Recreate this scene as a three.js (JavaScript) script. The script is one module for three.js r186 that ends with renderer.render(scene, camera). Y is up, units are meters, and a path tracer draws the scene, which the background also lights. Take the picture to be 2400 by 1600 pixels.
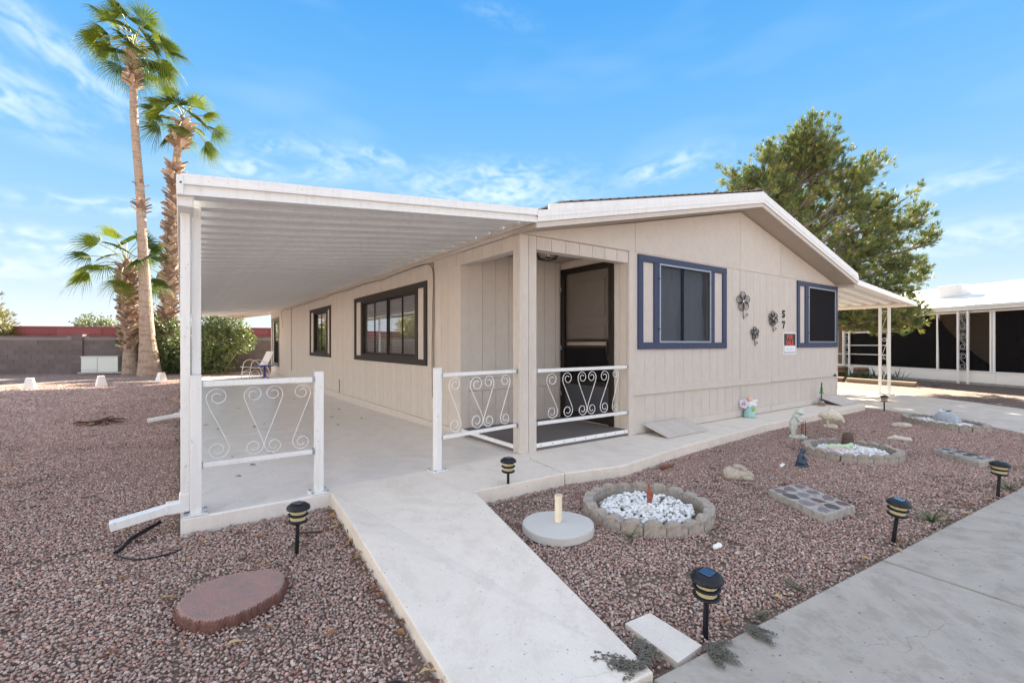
import * as THREE from 'three';
import { mergeGeometries } from 'three/addons/utils/BufferGeometryUtils.js';
import { RoundedBoxGeometry } from 'three/addons/geometries/RoundedBoxGeometry.js';
import { MarchingCubes } from 'three/addons/objects/MarchingCubes.js';
import { FontLoader } from 'three/addons/loaders/FontLoader.js';
import { TextGeometry } from 'three/addons/geometries/TextGeometry.js';
import { createNoise2D, createNoise3D } from 'simplex-noise';

// ---------------------------------------------------------------- camera, sky, sun, exposure
const scene = new THREE.Scene();
const W = 1024, H = 682;
const camera = new THREE.PerspectiveCamera(72.01, W / H, 0.05, 900);
camera.position.set(0, 1.25, 0);
camera.rotation.set(0, -35.25 * Math.PI / 180, 0);
camera.setViewOffset(2400, 1600, 0, -5, 2400, 1600);
scene.add(camera);

const renderer = new THREE.WebGLRenderer({ antialias: true });
renderer.setSize(W, H);
renderer.toneMapping = THREE.LinearToneMapping;
renderer.toneMappingExposure = 6.3;
renderer.shadowMap.enabled = true;

function rng(seed) { let a = seed >>> 0; return () => { a = (a + 0x6d2b79f5) >>> 0; let t = a; t = Math.imul(t ^ (t >>> 15), t | 1); t ^= t + Math.imul(t ^ (t >>> 7), t | 61); return ((t ^ (t >>> 14)) >>> 0) / 4294967296; }; }
const R0 = rng(7);
const n2 = createNoise2D(rng(11)), n3 = createNoise3D(rng(12));
const clamp = (x, a = 0, b = 1) => Math.min(b, Math.max(a, x));
const lerp = (a, b, t) => a + (b - a) * t;
const smooth = (a, b, x) => { const t = clamp((x - a) / (b - a)); return t * t * (3 - 2 * t); };
const fbm3 = (x, y, z, o = 4) => { let s = 0, a = 0.5; for (let i = 0; i < o; i++) { s += a * n3(x, y, z); x *= 2.03; y *= 2.03; z *= 2.03; a *= 0.5; } return s; };

// sky: clear blue, pale towards the horizon, thin wind-drawn cirrus in view, added bright cloud outside it
const SKY_UNIT = 1 / 6.3;
const skyStops = [[-90, 0.95, 0.97, 1], [0, 1.1, 1.14, 1.2], [3, 0.9, 1.02, 1.14], [7, 0.62, 0.86, 1.09], [13, 0.4, 0.72, 1.05], [20, 0.26, 0.61, 1.02], [27, 0.18, 0.53, 1.0], [35, 0.11, 0.44, 0.97], [50, 0.08, 0.37, 0.9], [90, 0.07, 0.33, 0.85]];
function skyBase(el) {
  let i = 0; while (i < skyStops.length - 2 && el > skyStops[i + 1][0]) i++;
  const a = skyStops[i], b = skyStops[i + 1], t = clamp((el - a[0]) / (b[0] - a[0]));
  return [1, 2, 3].map((k) => lerp(a[k], b[k], t));
}
// cirrus banks: azimuth (degrees right of -z), elevation, half width, half height, tilt, strength
const banks = [[32.6, 18.6, 8.5, 1.9, 2, 1.0], [36, 17.2, 8, 1.0, -4, 0.7], [53.4, 19.6, 4.6, 1.0, 10, 0.75], [5.5, 18.0, 2.6, 1.1, 0, 0.85], [8, 20.6, 3, 0.8, 8, 0.45], [15.3, 20, 4, 1.2, -14, 0.55], [19.4, 21, 2.6, 0.6, -12, 0.8], [13.5, 18.4, 3, 0.7, 10, 0.5], [-9.5, 24.4, 8, 1.2, -32, 0.75], [-13, 22.4, 6, 0.8, -28, 0.5], [-12, 19.6, 3.6, 1.6, -20, 0.8], [-4, 12.6, 7, 0.7, 4, 0.8], [-10, 8.8, 8, 0.9, -2, 0.85], [-12, 6.4, 9, 1.0, 2, 0.6], [79, 14, 8, 0.8, 4, 0.5], [77.5, 9.4, 9, 1.3, -3, 0.5], [33.7, 35, 4, 0.8, -12, 0.2]];
const skyW = 2048, skyH = 1024, skyData = new Float32Array(skyW * skyH * 4);
for (let j = 0; j < skyH; j++) {
  const elr = ((j + 0.5) / skyH - 0.5) * Math.PI, el = elr * 180 / Math.PI, base = skyBase(el);
  for (let i = 0; i < skyW; i++) {
    const ph = ((i + 0.5) / skyW - 0.5) * 2 * Math.PI, dx = Math.cos(elr) * Math.cos(ph), dz = Math.cos(elr) * Math.sin(ph), dy = Math.sin(elr);
    let c = 0, fillVeil = 0;
    if (el > 0.5) {
      const az = Math.atan2(dx, -dz) * 180 / Math.PI;
      for (const [a, e, w, h, tl, s] of banks) {
        let da = az - a; da -= 360 * Math.round(da / 360);
        if (Math.abs(da) > w * 1.6) continue;
        const t = tl * Math.PI / 180, x = (da * Math.cos(t) + (el - e) * Math.sin(t)) / w, y = (-da * Math.sin(t) + (el - e) * Math.cos(t)) / h, d = x * x + y * y;
        if (d > 4) continue;
        const lx = x * w, ly = y * h, wp = n3(lx * 0.22, ly * 0.5, a + 4), str = 0.34 + 0.95 * fbm3(lx * 0.16 + 0.5 * wp, ly * 0.75 + 0.8 * wp, a, 4) + 0.5 * fbm3(lx * 0.55 + ly * 0.3, ly * 2.4 + wp, 3 + a, 3);
        c += s * Math.exp(-0.9 * d) * Math.pow(clamp(str * 1.2), 1.15);
      }
      // outside the view: dense bright cloud added to lighten and neutralise the shade
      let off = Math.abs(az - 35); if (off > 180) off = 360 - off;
      fillVeil = Math.max(smooth(52, 80, off), smooth(38, 52, el));
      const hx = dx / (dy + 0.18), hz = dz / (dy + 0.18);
      c += fillVeil * 1.5 * clamp(0.62 + 0.9 * fbm3(hx * 0.9 + 0.4 * hz, hz * 0.35, 2.5, 4) + 0.3 * fbm3(hx * 3.1, hz * 1.1, 9, 3)) + 0.1 * clamp(fbm3(dx * 2.2, dy * 9, dz * 2.2, 3) * 1.6) * smooth(1, 10, el);
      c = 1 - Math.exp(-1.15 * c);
    }
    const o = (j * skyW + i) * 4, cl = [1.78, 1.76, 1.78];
    for (let k = 0; k < 3; k++) skyData[o + k] = lerp(base[k], Math.max(cl[k], base[k]), c * (fillVeil > 0.02 ? lerp(0.48, 0.85, fillVeil) : 0.48)) * SKY_UNIT;
    skyData[o + 3] = 1;
  }
}
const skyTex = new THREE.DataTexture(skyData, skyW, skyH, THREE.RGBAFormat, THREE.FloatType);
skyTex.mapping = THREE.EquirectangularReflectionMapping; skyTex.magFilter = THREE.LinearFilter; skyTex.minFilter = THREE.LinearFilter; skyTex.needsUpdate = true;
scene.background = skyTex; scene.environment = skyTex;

const SUN_EL = 23 * Math.PI / 180, SUN_AZ = [0.77, -0.638];
const sunDir = new THREE.Vector3(Math.cos(SUN_EL) * SUN_AZ[0], Math.sin(SUN_EL), Math.cos(SUN_EL) * SUN_AZ[1]).normalize();
const sun = new THREE.DirectionalLight(new THREE.Color().setRGB(1, 0.87, 0.69), 5);
sun.position.copy(sunDir).multiplyScalar(80); sun.target.position.set(4, 0, -8);
sun.castShadow = true; sun.shadow.mapSize.set(4096, 4096); sun.shadow.radius = 1.5;
Object.assign(sun.shadow.camera, { left: -45, right: 45, top: 45, bottom: -45, near: 1, far: 200 });
scene.add(sun, sun.target);

// ---------------------------------------------------------------- helpers
const V = (x, y, z) => new THREE.Vector3(x, y, z);
const used = {};
function numbered(n) { const k = used[n] = (used[n] ?? -1) + 1; return k ? n + '_' + String(k).padStart(3, '0') : n; }
function prep(g) {
  let q = g.index ? g.toNonIndexed() : g;
  for (const k of Object.keys(q.attributes)) if (!['position', 'normal', 'uv', 'color'].includes(k)) q.deleteAttribute(k);
  if (!q.attributes.normal) q.computeVertexNormals();
  if (!q.attributes.uv) q.setAttribute('uv', new THREE.BufferAttribute(new Float32Array(q.attributes.position.count * 2), 2));
  return q;
}
function uvm(g) { // uv in metres, by the way each face points
  const q = prep(g), p = q.attributes.position, n = q.attributes.normal, u = q.attributes.uv;
  for (let i = 0; i < p.count; i++) {
    const ax = Math.abs(n.getX(i)), ay = Math.abs(n.getY(i)), az = Math.abs(n.getZ(i)), x = p.getX(i), y = p.getY(i), z = p.getZ(i);
    if (ay >= ax && ay >= az) u.setXY(i, x, z); else if (ax >= az) u.setXY(i, z, y); else u.setXY(i, x, y);
  }
  return q;
}
const join = (list) => { list = [].concat(list).map(prep); return list.length === 1 ? list[0] : mergeGeometries(list); };
function obj(name, geos, mat, parent, opts = {}) {
  let g = join(geos); if (opts.uv !== false) g = uvm(g);
  const m = new THREE.Mesh(g, mat); m.castShadow = m.receiveShadow = true;
  if (parent) { m.name = name; parent.add(m); } else { m.name = numbered(name); scene.add(m); }
  if (opts.kind) m.userData.kind = opts.kind; if (opts.label) m.userData.label = opts.label;
  return m;
}
function same(name, geo, mat, parent) { const m = new THREE.Mesh(geo, mat); m.name = name; m.castShadow = m.receiveShadow = true; parent.add(m); return m; }
function tag(o, label, category, group) { o.userData.label = label; o.userData.category = category; if (group) o.userData.group = group; return o; }
function thing(name, label, category, [x, y, z] = [0, 0, 0], turn = 0, group) {
  const o = new THREE.Group(); o.name = numbered(name); o.position.set(x, y, z); o.rotation.y = turn; scene.add(o); return tag(o, label, category, group);
}
function part(name, parent) { const o = new THREE.Group(); o.name = name; parent.add(o); return o; }
function struct(name, geos, mat) { const m = obj(name, geos, mat); m.userData.kind = 'structure'; return m; }
const bx = (x0, x1, y0, y1, z0, z1) => new THREE.BoxGeometry(Math.abs(x1 - x0), Math.abs(y1 - y0), Math.abs(z1 - z0)).translate((x0 + x1) / 2, (y0 + y1) / 2, (z0 + z1) / 2);
const rbx = (x0, x1, y0, y1, z0, z1, r = 0.006, s = 1) => new RoundedBoxGeometry(Math.abs(x1 - x0), Math.abs(y1 - y0), Math.abs(z1 - z0), s, Math.min(r, Math.abs(x1 - x0) * 0.45, Math.abs(y1 - y0) * 0.45, Math.abs(z1 - z0) * 0.45)).translate((x0 + x1) / 2, (y0 + y1) / 2, (z0 + z1) / 2);
const cyl = (x, y0, y1, z, r0, r1 = r0, s = 20) => new THREE.CylinderGeometry(r1, r0, y1 - y0, s).translate(x, (y0 + y1) / 2, z);
const lathe = (pts, s = 28) => new THREE.LatheGeometry(pts.map(([r, y]) => new THREE.Vector2(r, y)), s);
const tube = (pts, r, n = 24, s = 6) => new THREE.TubeGeometry(new THREE.CatmullRomCurve3(pts.map((p) => (p.isVector3 ? p : V(...p))), false, 'centripetal'), n, r, s, false);
function beam(a, b, w, h, r = 0) { // box from a to b, w sideways, h in the vertical plane
  a = a.isVector3 ? a : V(...a); b = b.isVector3 ? b : V(...b);
  const d = b.clone().sub(a), L = d.length(); d.normalize();
  let up = Math.abs(d.y) > 0.99 ? V(1, 0, 0) : V(0, 1, 0);
  const side = new THREE.Vector3().crossVectors(d, up).normalize(); up = new THREE.Vector3().crossVectors(side, d);
  const g = r ? new RoundedBoxGeometry(L, h, w, 1, r) : new THREE.BoxGeometry(L, h, w);
  return g.applyMatrix4(new THREE.Matrix4().makeBasis(d, up, side).setPosition(a.clone().add(b).multiplyScalar(0.5)));
}
// a prism: outline in the (x, y) plane, from z0 to z1
function prismZ(pts, z0, z1) { const s = new THREE.Shape(pts.map(([x, y]) => new THREE.Vector2(x, y))); return new THREE.ExtrudeGeometry(s, { depth: z1 - z0, bevelEnabled: false, curveSegments: 6 }).translate(0, 0, z0); }
// a slab: outline in (x, z), from y0 to y1, with a small bevel on its edge
function slabY(pts, y0, y1, bevel = 0) {
  const s = new THREE.Shape(pts.map(([x, z]) => new THREE.Vector2(x, -z)));
  return new THREE.ExtrudeGeometry(s, { depth: y1 - y0 - (bevel ? 2 * bevel : 0), bevelEnabled: !!bevel, bevelSize: bevel, bevelOffset: -bevel, bevelThickness: bevel, bevelSegments: 2, curveSegments: 6 }).rotateX(-Math.PI / 2).translate(0, y0 + bevel, 0);
}
// rectangle [u0,u1]x[v0,v1] minus rectangular holes -> list of rectangles
function around(u0, u1, v0, v1, holes) {
  const us = [u0, u1], vs = [v0, v1];
  for (const [a, b, c, d] of holes) { for (const x of [a, b]) if (x > u0 && x < u1) us.push(x); for (const y of [c, d]) if (y > v0 && y < v1) vs.push(y); }
  us.sort((a, b) => a - b); vs.sort((a, b) => a - b); const out = [];
  for (let i = 0; i < us.length - 1; i++) {
    if (us[i + 1] - us[i] < 1e-4) continue;
    let start = null;
    for (let j = 0; j < vs.length; j++) {
      const end = j === vs.length - 1, um = (us[i] + us[i + 1]) / 2, vm = end ? 0 : (vs[j] + vs[j + 1]) / 2;
      const solid = !end && vs[j + 1] - vs[j] > 1e-5 && !holes.some(([a, b, c, d]) => um > a && um < b && vm > c && vm < d);
      if (solid && start === null) start = vs[j];
      if (!solid && start !== null && (end || vs[j + 1] - vs[j] > 1e-5)) { out.push([us[i], us[i + 1], start, vs[j]]); start = null; }
    }
  }
  return out;
}
const inPoly = (x, z, p) => { let c = false; for (let i = 0, j = p.length - 1; i < p.length; j = i++) if ((p[i][1] > z) !== (p[j][1] > z) && x < (p[j][0] - p[i][0]) * (z - p[i][1]) / (p[j][1] - p[i][1]) + p[i][0]) c = !c; return c; };
// a closed surface round tapered limbs joined smoothly; limb = [x,y,z,r, x,y,z,r]
function blob(limbs, cell = 0.008, k = 0.012, rough = 0) {
  const lo = V(1e9, 1e9, 1e9), hi = V(-1e9, -1e9, -1e9);
  for (const l of limbs) for (const o of [0, 4]) { const r = l[o + 3] + 2.5 * cell + k; lo.min(V(l[o] - r, l[o + 1] - r, l[o + 2] - r)); hi.max(V(l[o] + r, l[o + 1] + r, l[o + 2] + r)); }
  const size = Math.max(hi.x - lo.x, hi.y - lo.y, hi.z - lo.z), N = Math.max(16, Math.min(72, Math.ceil(size / cell))), mid = lo.clone().add(hi).multiplyScalar(0.5);
  const mc = new MarchingCubes(N, new THREE.MeshStandardMaterial(), false, false, 90000); mc.isolation = 0;
  const half = N / 2;
  for (let z = 0; z < N; z++) for (let y = 0; y < N; y++) for (let x = 0; x < N; x++) {
    const px = mid.x + (x - half) / half * size / 2, py = mid.y + (y - half) / half * size / 2, pz = mid.z + (z - half) / half * size / 2;
    let d = 1e9;
    for (const l of limbs) {
      const ax = l[0], ay = l[1], az = l[2], bx_ = l[4] - ax, by_ = l[5] - ay, bz_ = l[6] - az, qx = px - ax, qy = py - ay, qz = pz - az;
      const t = clamp((qx * bx_ + qy * by_ + qz * bz_) / Math.max(1e-9, bx_ * bx_ + by_ * by_ + bz_ * bz_));
      const e = Math.hypot(qx - t * bx_, qy - t * by_, qz - t * bz_) - lerp(l[3], l[7], t);
      const h = clamp(0.5 + 0.5 * (d - e) / k); d = lerp(d, e, h) - k * h * (1 - h);
    }
    if (rough) d += rough * n3(px * 60, py * 60, pz * 60);
    mc.field[x + y * N + z * N * N] = -d;
  }
  mc.update();
  const n = mc.count, g = new THREE.BufferGeometry();
  g.setAttribute('position', new THREE.BufferAttribute(mc.positionArray.slice(0, n * 3), 3));
  g.setAttribute('normal', new THREE.BufferAttribute(mc.normalArray.slice(0, n * 3), 3));
  g.scale(size / 2, size / 2, size / 2).translate(mid.x, mid.y, mid.z);
  const nn = g.attributes.normal; for (let i = 0; i < nn.count; i++) { const v = V(nn.getX(i), nn.getY(i), nn.getZ(i)).normalize(); nn.setXYZ(i, v.x, v.y, v.z); }
  return g;
}

// ---------------------------------------------------------------- textures and materials
function tex(n, f, srgb = true) { // f(u, v) -> [r,g,b] linear 0..1 for colour or a number for relief
  const d = new Uint8Array(n * n * 4);
  for (let j = 0; j < n; j++) for (let i = 0; i < n; i++) {
    let c = f(i / n, j / n); if (typeof c === 'number') c = [c, c, c];
    for (let k = 0; k < 3; k++) { let x = clamp(c[k]); if (srgb) x = x <= 0.0031308 ? x * 12.92 : 1.055 * Math.pow(x, 1 / 2.4) - 0.055; d[(j * n + i) * 4 + k] = Math.round(x * 255); }
    d[(j * n + i) * 4 + 3] = 255;
  }
  const t = new THREE.DataTexture(d, n, n); t.wrapS = t.wrapT = THREE.RepeatWrapping; t.magFilter = THREE.LinearFilter; t.minFilter = THREE.LinearMipmapLinearFilter; t.generateMipmaps = true;
  if (srgb) t.colorSpace = THREE.SRGBColorSpace; t.needsUpdate = true; return t;
}
const rep = (t, x, y = x) => { const c = t.clone(); c.repeat.set(x, y); c.needsUpdate = true; return c; };
// noise that repeats over the unit square
const tn = (u, v, f, seed = 0) => { const a = u * 2 * Math.PI, b = v * 2 * Math.PI, r = f / 6.2832; return 0.5 * (n3(Math.cos(a) * r + seed, Math.sin(a) * r, Math.cos(b) * r + Math.sin(b) * r * 0.31) + n3(Math.sin(b) * r - seed, Math.cos(a) * r + 7.7, Math.sin(a) * r + Math.cos(b) * r)); };
const C = (r, g, b) => new THREE.Color().setRGB(r, g, b);
const std = (c, rough = 0.8, o = {}) => new THREE.MeshStandardMaterial({ color: C(...c), roughness: rough, ...o });
const phys = (c, rough, o = {}) => new THREE.MeshPhysicalMaterial({ color: C(...c), roughness: rough, ...o });
const mulC = (a, s) => a.map((x) => x * s);

const rT = rng(91);
// painted concrete: cream film, pits, scuffs, dirt freckles
function concreteTex(n, base, dirt, pits, seed, blotch, cracks = 0) {
  const r = rng(seed), spots = [];
  const a = new Float32Array(n * n).fill(1), hgt = new Float32Array(n * n).fill(0.6);
  for (let i = 0; i < pits; i++) { const x = r() * n, y = r() * n, s = 0.7 + 2.2 * Math.pow(r(), 4), k = 0.25 + 0.5 * r(); spots.push([x, y, s, k, 0.6 + r()]); }
  for (const [x, y, s, k, e] of spots) for (let j = -4; j <= 4; j++) for (let i = -5; i <= 5; i++) { const d = Math.hypot(i / e, j * e) / s; if (d < 1) { const o = ((Math.round(y) + j + n) % n) * n + ((Math.round(x) + i + n) % n); a[o] = Math.min(a[o], lerp(k, 1, d * d)); hgt[o] -= 0.35 * (1 - d); } }
  // hairline cracks and scuffs: wandering lines a pixel or two wide
  for (let i = 0; i < cracks; i++) { let x = r() * n, y = r() * n, q = r() * 6.28; const L = 150 + 300 * r(), dark = 0.55 + 0.25 * r(); for (let k = 0; k < L; k++) { q += (r() - 0.5) * 0.55; x += Math.cos(q); y += Math.sin(q); const o = ((Math.round(y) % n + n) % n) * n + ((Math.round(x) % n + n) % n); a[o] = Math.min(a[o], dark); hgt[o] -= 0.3; } }
  for (let i = 0; i < cracks * 14; i++) { let x = r() * n, y = r() * n, q = r() * 6.28; const L = 6 + 26 * r(), dark = 0.72 + 0.2 * r(); for (let k = 0; k < L; k++) { q += (r() - 0.5) * 0.3; x += Math.cos(q); y += Math.sin(q); const o = ((Math.round(y) % n + n) % n) * n + ((Math.round(x) % n + n) % n); a[o] = Math.min(a[o], dark); } }
  const col = tex(n, (u, v) => {
    const o = Math.floor(v * n) * n + Math.floor(u * n);
    const b = 1 + blotch * tn(u, v, 9, seed) + blotch * 0.7 * tn(u, v, 26, seed + 3) + 0.035 * tn(u, v, 180, seed + 5) + 0.03 * (r() - 0.5);
    const st = smooth(-0.25, 0.75, tn(u, v, 14, seed + 9) + 0.5 * tn(u, v, 45, seed + 8) + 0.4 * tn(u, v, 120, seed + 4)) * dirt;
    const m = b * (1 - st) * a[o]; return [base[0] * m, base[1] * m * (1 - 0.06 * st), base[2] * m * (1 - 0.16 * st)];
  });
  const bump = tex(n, (u, v) => { const o = Math.floor(v * n) * n + Math.floor(u * n); return clamp(hgt[o] + 0.16 * tn(u, v, 40, seed) + 0.14 * tn(u, v, 200, seed + 2) + 0.1 * (r() - 0.5)); }, false);
  return [col, bump];
}
const [ccol, cbump] = concreteTex(1024, [0.81, 0.73, 0.64], 0.08, 1500, 31, 0.035, 5);
const M = {};
M.slab = std([1, 1, 1], 0.62, { map: rep(ccol, 0.42), bumpMap: rep(cbump, 0.42), bumpScale: 0.0025 });
M.patio = std([0.98, 1.02, 1.1], 0.28, { map: rep(ccol, 0.3), bumpMap: rep(cbump, 0.3), bumpScale: 0.0012 });
const [scol, sbump] = concreteTex(1024, [0.44, 0.395, 0.342], 0.16, 2200, 57, 0.09, 3);
M.walk = std([1, 1, 1], 0.88, { map: rep(scol, 0.36), bumpMap: rep(sbump, 0.36), bumpScale: 0.004 });
M.drive = std([1.3, 1.3, 1.3], 0.85, { map: rep(scol, 0.25), bumpMap: rep(sbump, 0.25), bumpScale: 0.003 });
const [kcol, kbump] = concreteTex(512, [0.5, 0.47, 0.43], 0.3, 500, 77, 0.12);
M.cast = std([0.86, 0.86, 0.86], 0.92, { map: rep(kcol, 1.6), bumpMap: rep(kbump, 1.6), bumpScale: 0.006 });
M.edging = std([0.82, 0.77, 0.73], 0.94, { map: rep(kcol, 1.9), bumpMap: rep(kbump, 1.9), bumpScale: 0.008 });
// siding: painted, with a faint vertical saw texture
const sideT = tex(512, (u, v) => { const g = 1 + 0.045 * n2(u * 160, v * 5) + 0.045 * tn(u, v, 7, 3) + 0.03 * tn(u, v, 30, 8) + 0.03 * (rT() - 0.5) - 0.12 * smooth(0.5, 0.8, tn(u, v, 60, 5) + 0.3 * n2(u * 200, v * 20)); return [0.88 * g, 0.88 * g, 0.88 * g]; });
const sideB = tex(512, (u, v) => clamp(0.5 + 0.3 * n2(u * 220, v * 9) + 0.2 * n2(u * 90, v * 3)), false);
const sidingTones = [1, 0.985, 1.012, 0.97];
const SID = [0.67, 0.608, 0.552];
M.siding = sidingTones.map((t) => std(mulC(SID, t), 0.72, { map: rep(sideT, 0.9), bumpMap: rep(sideB, 0.9), bumpScale: 0.0016 }));
M.trim = std(mulC(SID, 1.0), 0.66, { map: rep(sideT, 0.7), bumpMap: rep(sideB, 0.7), bumpScale: 0.0012 });
M.core = std(mulC(SID, 0.9), 0.9);
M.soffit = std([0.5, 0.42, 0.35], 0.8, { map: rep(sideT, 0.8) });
M.white = std([0.82, 0.82, 0.82], 0.42);
const chipT = tex(512, (u, v) => { const d = 0.8 * smooth(0.74, 0.8, tn(u, v, 110, 4) + 0.5 * tn(u, v, 190, 9)) + 0.14 * smooth(0.2, 0.7, n2(u * 60, v * 6)), g = 1 + 0.03 * tn(u, v, 9, 2) + 0.02 * tn(u, v, 60, 3); return [lerp(0.86, 0.6, d) * g, lerp(0.86, 0.55, d) * g, lerp(0.85, 0.47, d) * g]; });
M.whiteMetal = std([0.9, 0.9, 0.91], 0.36, { map: rep(chipT, 0.35) });
M.pan = std([0.84, 0.86, 0.89], 0.36, { map: rep(chipT, 0.21, 0.5) });
M.trimSkyTint = phys([0.05, 0.066, 0.128], 0.6, { specularIntensity: 0.5, bumpMap: rep(sideB, 1.2), bumpScale: 0.002 });  // same dark paint as the side windows; sky blue put into its colour
M.trimBrown = phys([0.042, 0.034, 0.031], 0.65, { specularIntensity: 0.5, bumpMap: rep(sideB, 1.2), bumpScale: 0.002 });
M.alu = std([0.3, 0.36, 0.42], 0.35, { metalness: 0.4 });
M.black = phys([0.01, 0.01, 0.012], 0.5, { specularIntensity: 0.6 });
M.bronze = phys([0.016, 0.012, 0.01], 0.5, { specularIntensity: 0.5 });
M.screen = phys([0.008, 0.008, 0.01], 0.8, { specularIntensity: 0.25, transparent: true, opacity: 0.82 });
M.glass = phys([1, 1, 1], 0.02, { transmission: 1, thickness: 0, ior: 1.52 });
M.dark = std([0.42, 0.38, 0.33], 0.9);
M.darkWood = std([0.07, 0.05, 0.04], 0.9);
M.glassSide = phys([1, 1, 1], 0.015, { transmission: 1, thickness: 0, ior: 2.2 });
M.blind = std([0.75, 0.74, 0.7], 0.5);
M.cloth = std([0.66, 0.74, 0.84], 0.9);
const shT = tex(512, (u, v) => { const g = 0.75 + 0.3 * tn(u, v, 120, 2) + 0.25 * (rT() - 0.5) + 0.1 * tn(u, v, 12, 5); return [0.36 * g, 0.3 * g, 0.26 * g]; });
M.shingle = std([1, 1, 1], 0.95, { map: rep(shT, 0.8) });
// ---------------------------------------------------------------- ground, paving
const stonePal = [[0.46, 0.305, 0.26], [0.5, 0.355, 0.305], [0.38, 0.26, 0.23], [0.55, 0.425, 0.365], [0.42, 0.325, 0.295], [0.34, 0.19, 0.155], [0.6, 0.485, 0.415], [0.49, 0.295, 0.23], [0.3, 0.21, 0.19], [0.51, 0.375, 0.32]];
function gravelTex(n, cells, pal, gap, seed) {
  const r = rng(seed), pts = [];
  for (let i = 0; i < cells * cells; i++) pts.push([r(), r(), Math.floor(r() * pal.length), 0.8 + 0.4 * r(), 0.6 + 0.8 * r()]);
  const hg = new Float32Array(n * n);
  const col = tex(n, (u, v) => {
    const x = u * cells, y = v * cells, ix = Math.floor(x), iy = Math.floor(y); let d1 = 9, d2 = 9, best = 0;
    for (let j = -1; j <= 1; j++) for (let i = -1; i <= 1; i++) {
      const cx = (ix + i + cells) % cells, cy = (iy + j + cells) % cells, p = pts[cy * cells + cx];
      const d = Math.hypot(ix + i + p[0] - x, iy + j + p[1] - y) * p[4] ** 0.3; if (d < d1) { d2 = d1; d1 = d; best = cy * cells + cx; } else if (d < d2) d2 = d;
    }
    const p = pts[best], e = smooth(0.02, gap, d2 - d1); hg[Math.floor(v * n) * n + Math.floor(u * n)] = e * (1 - 0.5 * d1);
    const c = pal[p[2]].map((q) => q * p[3] * (0.94 + 0.12 * r())); const dirt = [0.07, 0.05, 0.042]; return c.map((q, k) => lerp(dirt[k], q, e));
  });
  const bump = tex(n, (u, v) => clamp(hg[Math.floor(v * n) * n + Math.floor(u * n)]), false);
  return [col, bump];
}
const [gcol, gbump] = gravelTex(1024, 46, stonePal, 0.3, 21);
M.gravel = std([1, 1, 1], 0.95, { map: rep(gcol, 0.83), bumpMap: rep(gbump, 0.83), bumpScale: 0.012 });
const brownPal = stonePal.map(([a, b, c]) => [a * 0.5, b * 0.47, c * 0.42]);
const [bcol, bbump] = gravelTex(1024, 40, brownPal, 0.3, 22);
M.brownGravel = std([1, 1, 1], 0.95, { map: rep(bcol, 0.8), bumpMap: rep(bbump, 0.8), bumpScale: 0.012 });
const dirtT = tex(512, (u, v) => { const g = 1 + 0.3 * tn(u, v, 30, 1) + 0.25 * tn(u, v, 120, 2) + 0.2 * (rT() - 0.5); return [0.19 * g, 0.14 * g, 0.105 * g]; });
M.dirt = std([1, 1, 1], 0.98, { map: rep(dirtT, 1.3) });

const plane = (x0, x1, z0, z1, y) => new THREE.PlaneGeometry(x1 - x0, z1 - z0).rotateX(-Math.PI / 2).translate((x0 + x1) / 2, y, (z0 + z1) / 2);
struct('ground', plane(-300, 300, -300, 300, -0.03), M.gravel);

// sheets of bare soil under the loose stones near the house
const pathPoly = [[0.945, -3.80], [1.865, -3.14], [1.425, -1.115], [0.755, -1.165]];
const sidewalkEdge = (x) => -1.114 + (x - 1.424) * 0.0768;
const walkPoly = [[-9, sidewalkEdge(-9)], [9.3, sidewalkEdge(9.3)], [9.3, sidewalkEdge(9.3) + 1.35], [-9, sidewalkEdge(-9) + 1.35]];
const drivePoly = [[10.83, -3.95], [10.83, -3.3], [10.62, -2.7], [10.5, -2.3], [9.95, -1.65], [9.32, -1.0], [8.6, 0.8], [8.2, 3.2], [14.6, 3.2], [13.4, 0.5], [12.9, -1.1], [13.02, -1.66], [13.75, -2.6], [14.5, -3.85], [14.62, -5.3], [14.62, -20], [10.83, -20]];
const frontWalkPoly = [[2.79, -3.13], [3.4, -3.0], [4.3, -3.14], [4.75, -3.19], [6.8, -3.36], [8.6, -3.37], [10.2, -3.36], [10.6, -3.4], [10.83, -3.62], [10.83, -3.96], [2.9, -3.96]];
const patioLanding = [[0.945, -3.80], [1.865, -3.14], [2.77, -3.12], [2.87, -3.945], [0.95, -3.9]];

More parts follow.
